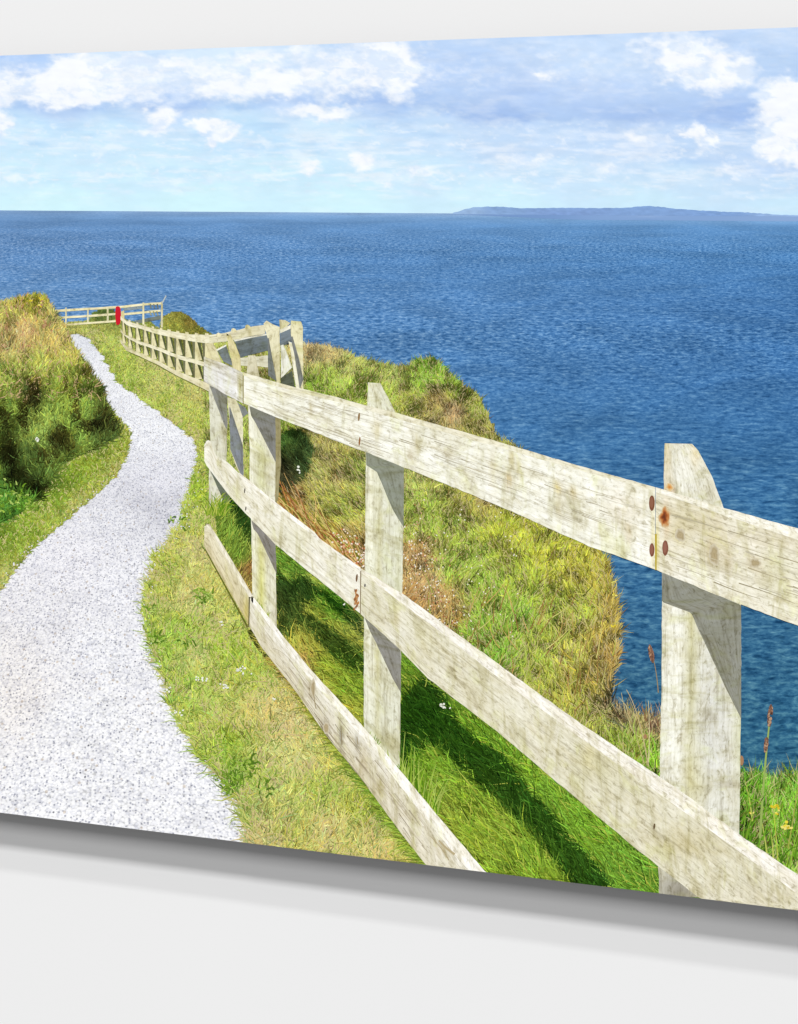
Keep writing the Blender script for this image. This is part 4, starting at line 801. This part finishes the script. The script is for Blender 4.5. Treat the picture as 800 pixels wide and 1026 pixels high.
# bolts and rust marks
def mark(lst, name, label, lay, parent): return ell(lst, name, label, lay, None)
def head(cx, cy, rx, ry, c, parent, label):
    ell([(cx, cy, rx, ry, 0, c), (cx-.3, cy-.6, rx*.6, ry*.7, 0, tuple(min(255, v+18) for v in c))], 'bolt_head', label, ly+.030)
head(653.6, 504, 2.9, 7.8, (128, 82, 60), t2, 'printed brown bolt head, upper left of the rail joint')
head(653.6, 551, 2.6, 6.8, (132, 84, 66), t2, 'printed brown bolt head, lower left of the rail joint')
head(667, 549, 3.0, 7.8, (134, 86, 68), t3, 'printed brown bolt head, lower right of the rail joint')
def gell(name, label, cx, cy, rx, ry, cols, lay):
    n = 40; R_ = np.linspace(0, 1, 14); t = np.linspace(0, 2*math.pi, n, endpoint=False)
    wob = 1+0.35*(fbm(np.cos(t)*1.6+3+cx, np.sin(t)*1.6+3, 7, 3)-.5)[None]*2
    X = cx+rx*R_[:, None]*np.cos(t)[None]*wob; Y = cy+ry*R_[:, None]*np.sin(t)[None]*wob
    k = np.clip(R_[:, None]+(fbm(X/1.6, Y/2.4, 9, 3)-.5)*0.5*(R_[:, None] < .99), 0, 1)
    ks = np.linspace(0, 1, len(cols)); cl = np.stack([np.interp(k, ks, lin(np.array(cols))[:, q]) for q in range(3)], -1)
    i_ = np.arange(14*n).reshape(14, n); nx_ = np.roll(i_, -1, 1)
    f = np.stack([i_[1:], nx_[1:], nx_[:-1], i_[:-1]], -1)
    return mkmesh(name, P(X, Y, lay).reshape(-1, 3), [f[1:].reshape(-1, 4), f[0][:, [0, 1, 3]]], M_INK, cl.reshape(-1, 3), None, pr, label)
gell('bolt_head', 'printed rusted orange bolt head, upper right of the rail joint', 666, 518, 5.6, 10.5, [(98, 56, 38), (124, 66, 40), (176, 98, 50), (204, 148, 92), (216, 196, 156)], ly+.030)
gell('rust_stain', 'printed orange rust stain at the foot of the post top', 671, 488, 4.2, 4.6, [(206, 122, 50), (216, 150, 80), (226, 196, 140), (226, 214, 186)], ly+.028)
for (kx, ky, kr, kh) in [(716, 556, 5, 11), (757, 564, 6, 5), (682, 536, 5, 7), (314, 690, 2.5, 9), (327, 729, 3, 6)]:
    gell('wood_knot', None, kx, ky, kr, kh, [(168, 150, 112), (188, 172, 134), (172, 156, 120), (200, 188, 158), (214, 206, 182)], ly+.027)
for pts, w in [([(342, 727), (342.5, 738), (343, 746)], 1.6), ([(314, 684), (315, 698), (317, 710)], 1.3), ([(358, 738), (359, 746)], 1.4), ([(440, 842), (448, 850), (456, 856)], 3.0), ([(432, 838), (444, 852), (450, 862)], 1.4)]:
    strokes('grain_crack', None, [(pts, w*.5, w*.8, (164, 150, 116))], ly+.0275)
for (cx, cy, rx, ry, c) in [(360, 417.6, 1.1, 4.2, (150, 122, 84)), (360.6, 442, .9, 4.6, (150, 104, 62)), (357.8, 579, 1.0, 4, (120, 92, 66)), (366, 586.5, .9, 1.8, (120, 116, 110)), (245.5, 491.5, .7, 2.6, (110, 104, 92)), (246.6, 509.5, .7, 2.2, (110, 104, 92)), (656, 828, 1.0, 3, (110, 92, 66))]:
    ell([(cx, cy, rx, ry, 0.1, c)], 'nail_head', None, ly+.030)
l = []
for k in range(40): l.append((357.6+rng.normal(0, 1.2), 600+rng.normal(0, 4.5), .8, 1.6, 0, [(170, 112, 62), (196, 142, 90), (140, 92, 58)][rng.integers(3)]))
ell(l, 'nail_head', 'printed rust stain on the middle rail joint', ly+.030)
# joint gaps
for pts, c, w in [([(361.8, 572), (361.4, 615)], (130, 112, 80), 1.0), ([(250.2, 598), (249.6, 628)], (96, 90, 50), 1.3), ([(250, 599), (254.6, 598.4)], (110, 104, 84), .9), ([(657.6, 535), (657.6, 571)], (196, 176, 60), 2.0), ([(244, 376), (244, 404)], (150, 142, 80), 1.2), ([(206, 525), (209.8, 524.8)], (120, 110, 80), .7)]:
    strokes('joint_gap', None, [(pts, w, w*.8, c)], ly+.032)
# grass growing up in front of the timbers
st = []
def tuft(x0, x1, yf, n_, Lr, cols, a0=0.0, sd=.4, w=1.2):
    for k in range(n_):
        x_ = rng.uniform(x0, x1); y_ = yf(x_)+rng.uniform(-1, 3); L_ = rng.uniform(*Lr); a = rng.normal(a0, sd)
        st.append(([(x_, y_), (x_+math.sin(a)*L_*.4, y_-L_*.5), (x_+math.sin(a)*L_, y_-math.cos(a)*L_)], w, .4, cols[rng.integers(len(cols))]))
G_ = [(120, 156, 36), (150, 170, 60), (92, 132, 28), (176, 184, 84)]
tuft(207, 226, lambda x: 514+0*x, 60, (8, 26), G_, .15)
tuft(254, 277, lambda x: np.interp(x, [254, 277], [598, 630]), 6, (4, 8), G_)
strokes('grass_tuft', 'printed tuft of grass at the foot of the leftmost post', st, 0.545)
st = []
tuft(366, 402, lambda x: np.interp(x, [366, 402], [735, 772]), 16, (4, 10), G_, -.1)
tuft(402, 440, lambda x: np.interp(x, [402, 440], [772, 815]), 60, (12, 42), [(112, 156, 30), (150, 184, 60), (80, 124, 20), (170, 190, 90)], .1, .3)
strokes('grass_tuft', 'printed lush tuft beside the foot of the middle post', st, 0.545)

for o in list(C.objects):
    if o.name.split('.')[0] in ('long_stalks', 'loose_chippings', 'weeds', 'yellow_flowers', 'white_flowers', 'pink_flower_patch', 'grain_crack', 'rail_shadow', 'grass_tuft', 'tall_grass', 'grass_bank', 'left_verge', 'right_verge', 'cliff_grass', 'far_headland'):
        o['kind'] = 'stuff'

# ------------------------------------------------------------------ the wall
WY = 0.030
wl = m_plain('matt_wall_paint', (0.80, 0.80, 0.80), 0.9, 0.05)
V, Fc = box_mesh(-5, 5, 0, 0.12, -1.5, 4.5)
w = mkmesh('wall', V, Fc, wl); w.location = (0, WY, 0); w['kind'] = 'structure'
w['label'] = 'plain pale grey painted wall behind the print'

# ------------------------------------------------------------------ lamps (studio strip lamps high above, giving the stepped shadow)
def strip(name, elev, rad, sx, sy, dist=70.0):
    e = math.radians(elev); tgt = np.array([0, WY, 1.05])
    pos = tgt+np.array([0, -math.cos(e), math.sin(e)])*dist
    d = bpy.data.lights.new(name, 'AREA'); d.shape = 'RECTANGLE'; d.size = sx*2.8; d.size_y = sy*2.8
    d.energy = rad*math.pi**2*dist**2/(0.8*math.cos(e)); d.color = (1, 1, 1)
    o = bpy.data.objects.new(name, d); C.objects.link(o); o.location = pos
    o.rotation_euler = (math.radians(90)-e, 0, 0)
    return o
AMB = 0.20
LA, LB, LC = 0.115, 0.34, 0.222
strip('studio_lamp_high', 69.7, LA, 6, 0.8)
strip('studio_lamp_middle', 60.4, LB, 6, 2.0)
strip('studio_lamp_low', 43.0, LC, 6, 7.0)
W = bpy.data.worlds.new('World'); S.world = W; W.use_nodes = True
bg = W.node_tree.nodes['Background']; bg.inputs[0].default_value = (1, 1, 1, 1); bg.inputs[1].default_value = AMB/0.8

# ------------------------------------------------------------------ camera
cd = bpy.data.cameras.new('camera'); co = bpy.data.objects.new('camera', cd); C.objects.link(co)
cd.sensor_fit = 'HORIZONTAL'; cd.sensor_width = 36; cd.lens = F/800*36; cd.shift_y = -(513-HZ)/800
cd.clip_start = 0.01; cd.clip_end = 200
co.location = CAM; co.rotation_euler = (math.radians(90), 0, TH)
S.camera = co
S.view_settings.view_transform = 'Standard'; S.view_settings.look = 'None'
S.view_settings.exposure = 0; S.view_settings.gamma = 1; S.view_settings.use_curve_mapping = False
S.cycles.max_bounces = 4
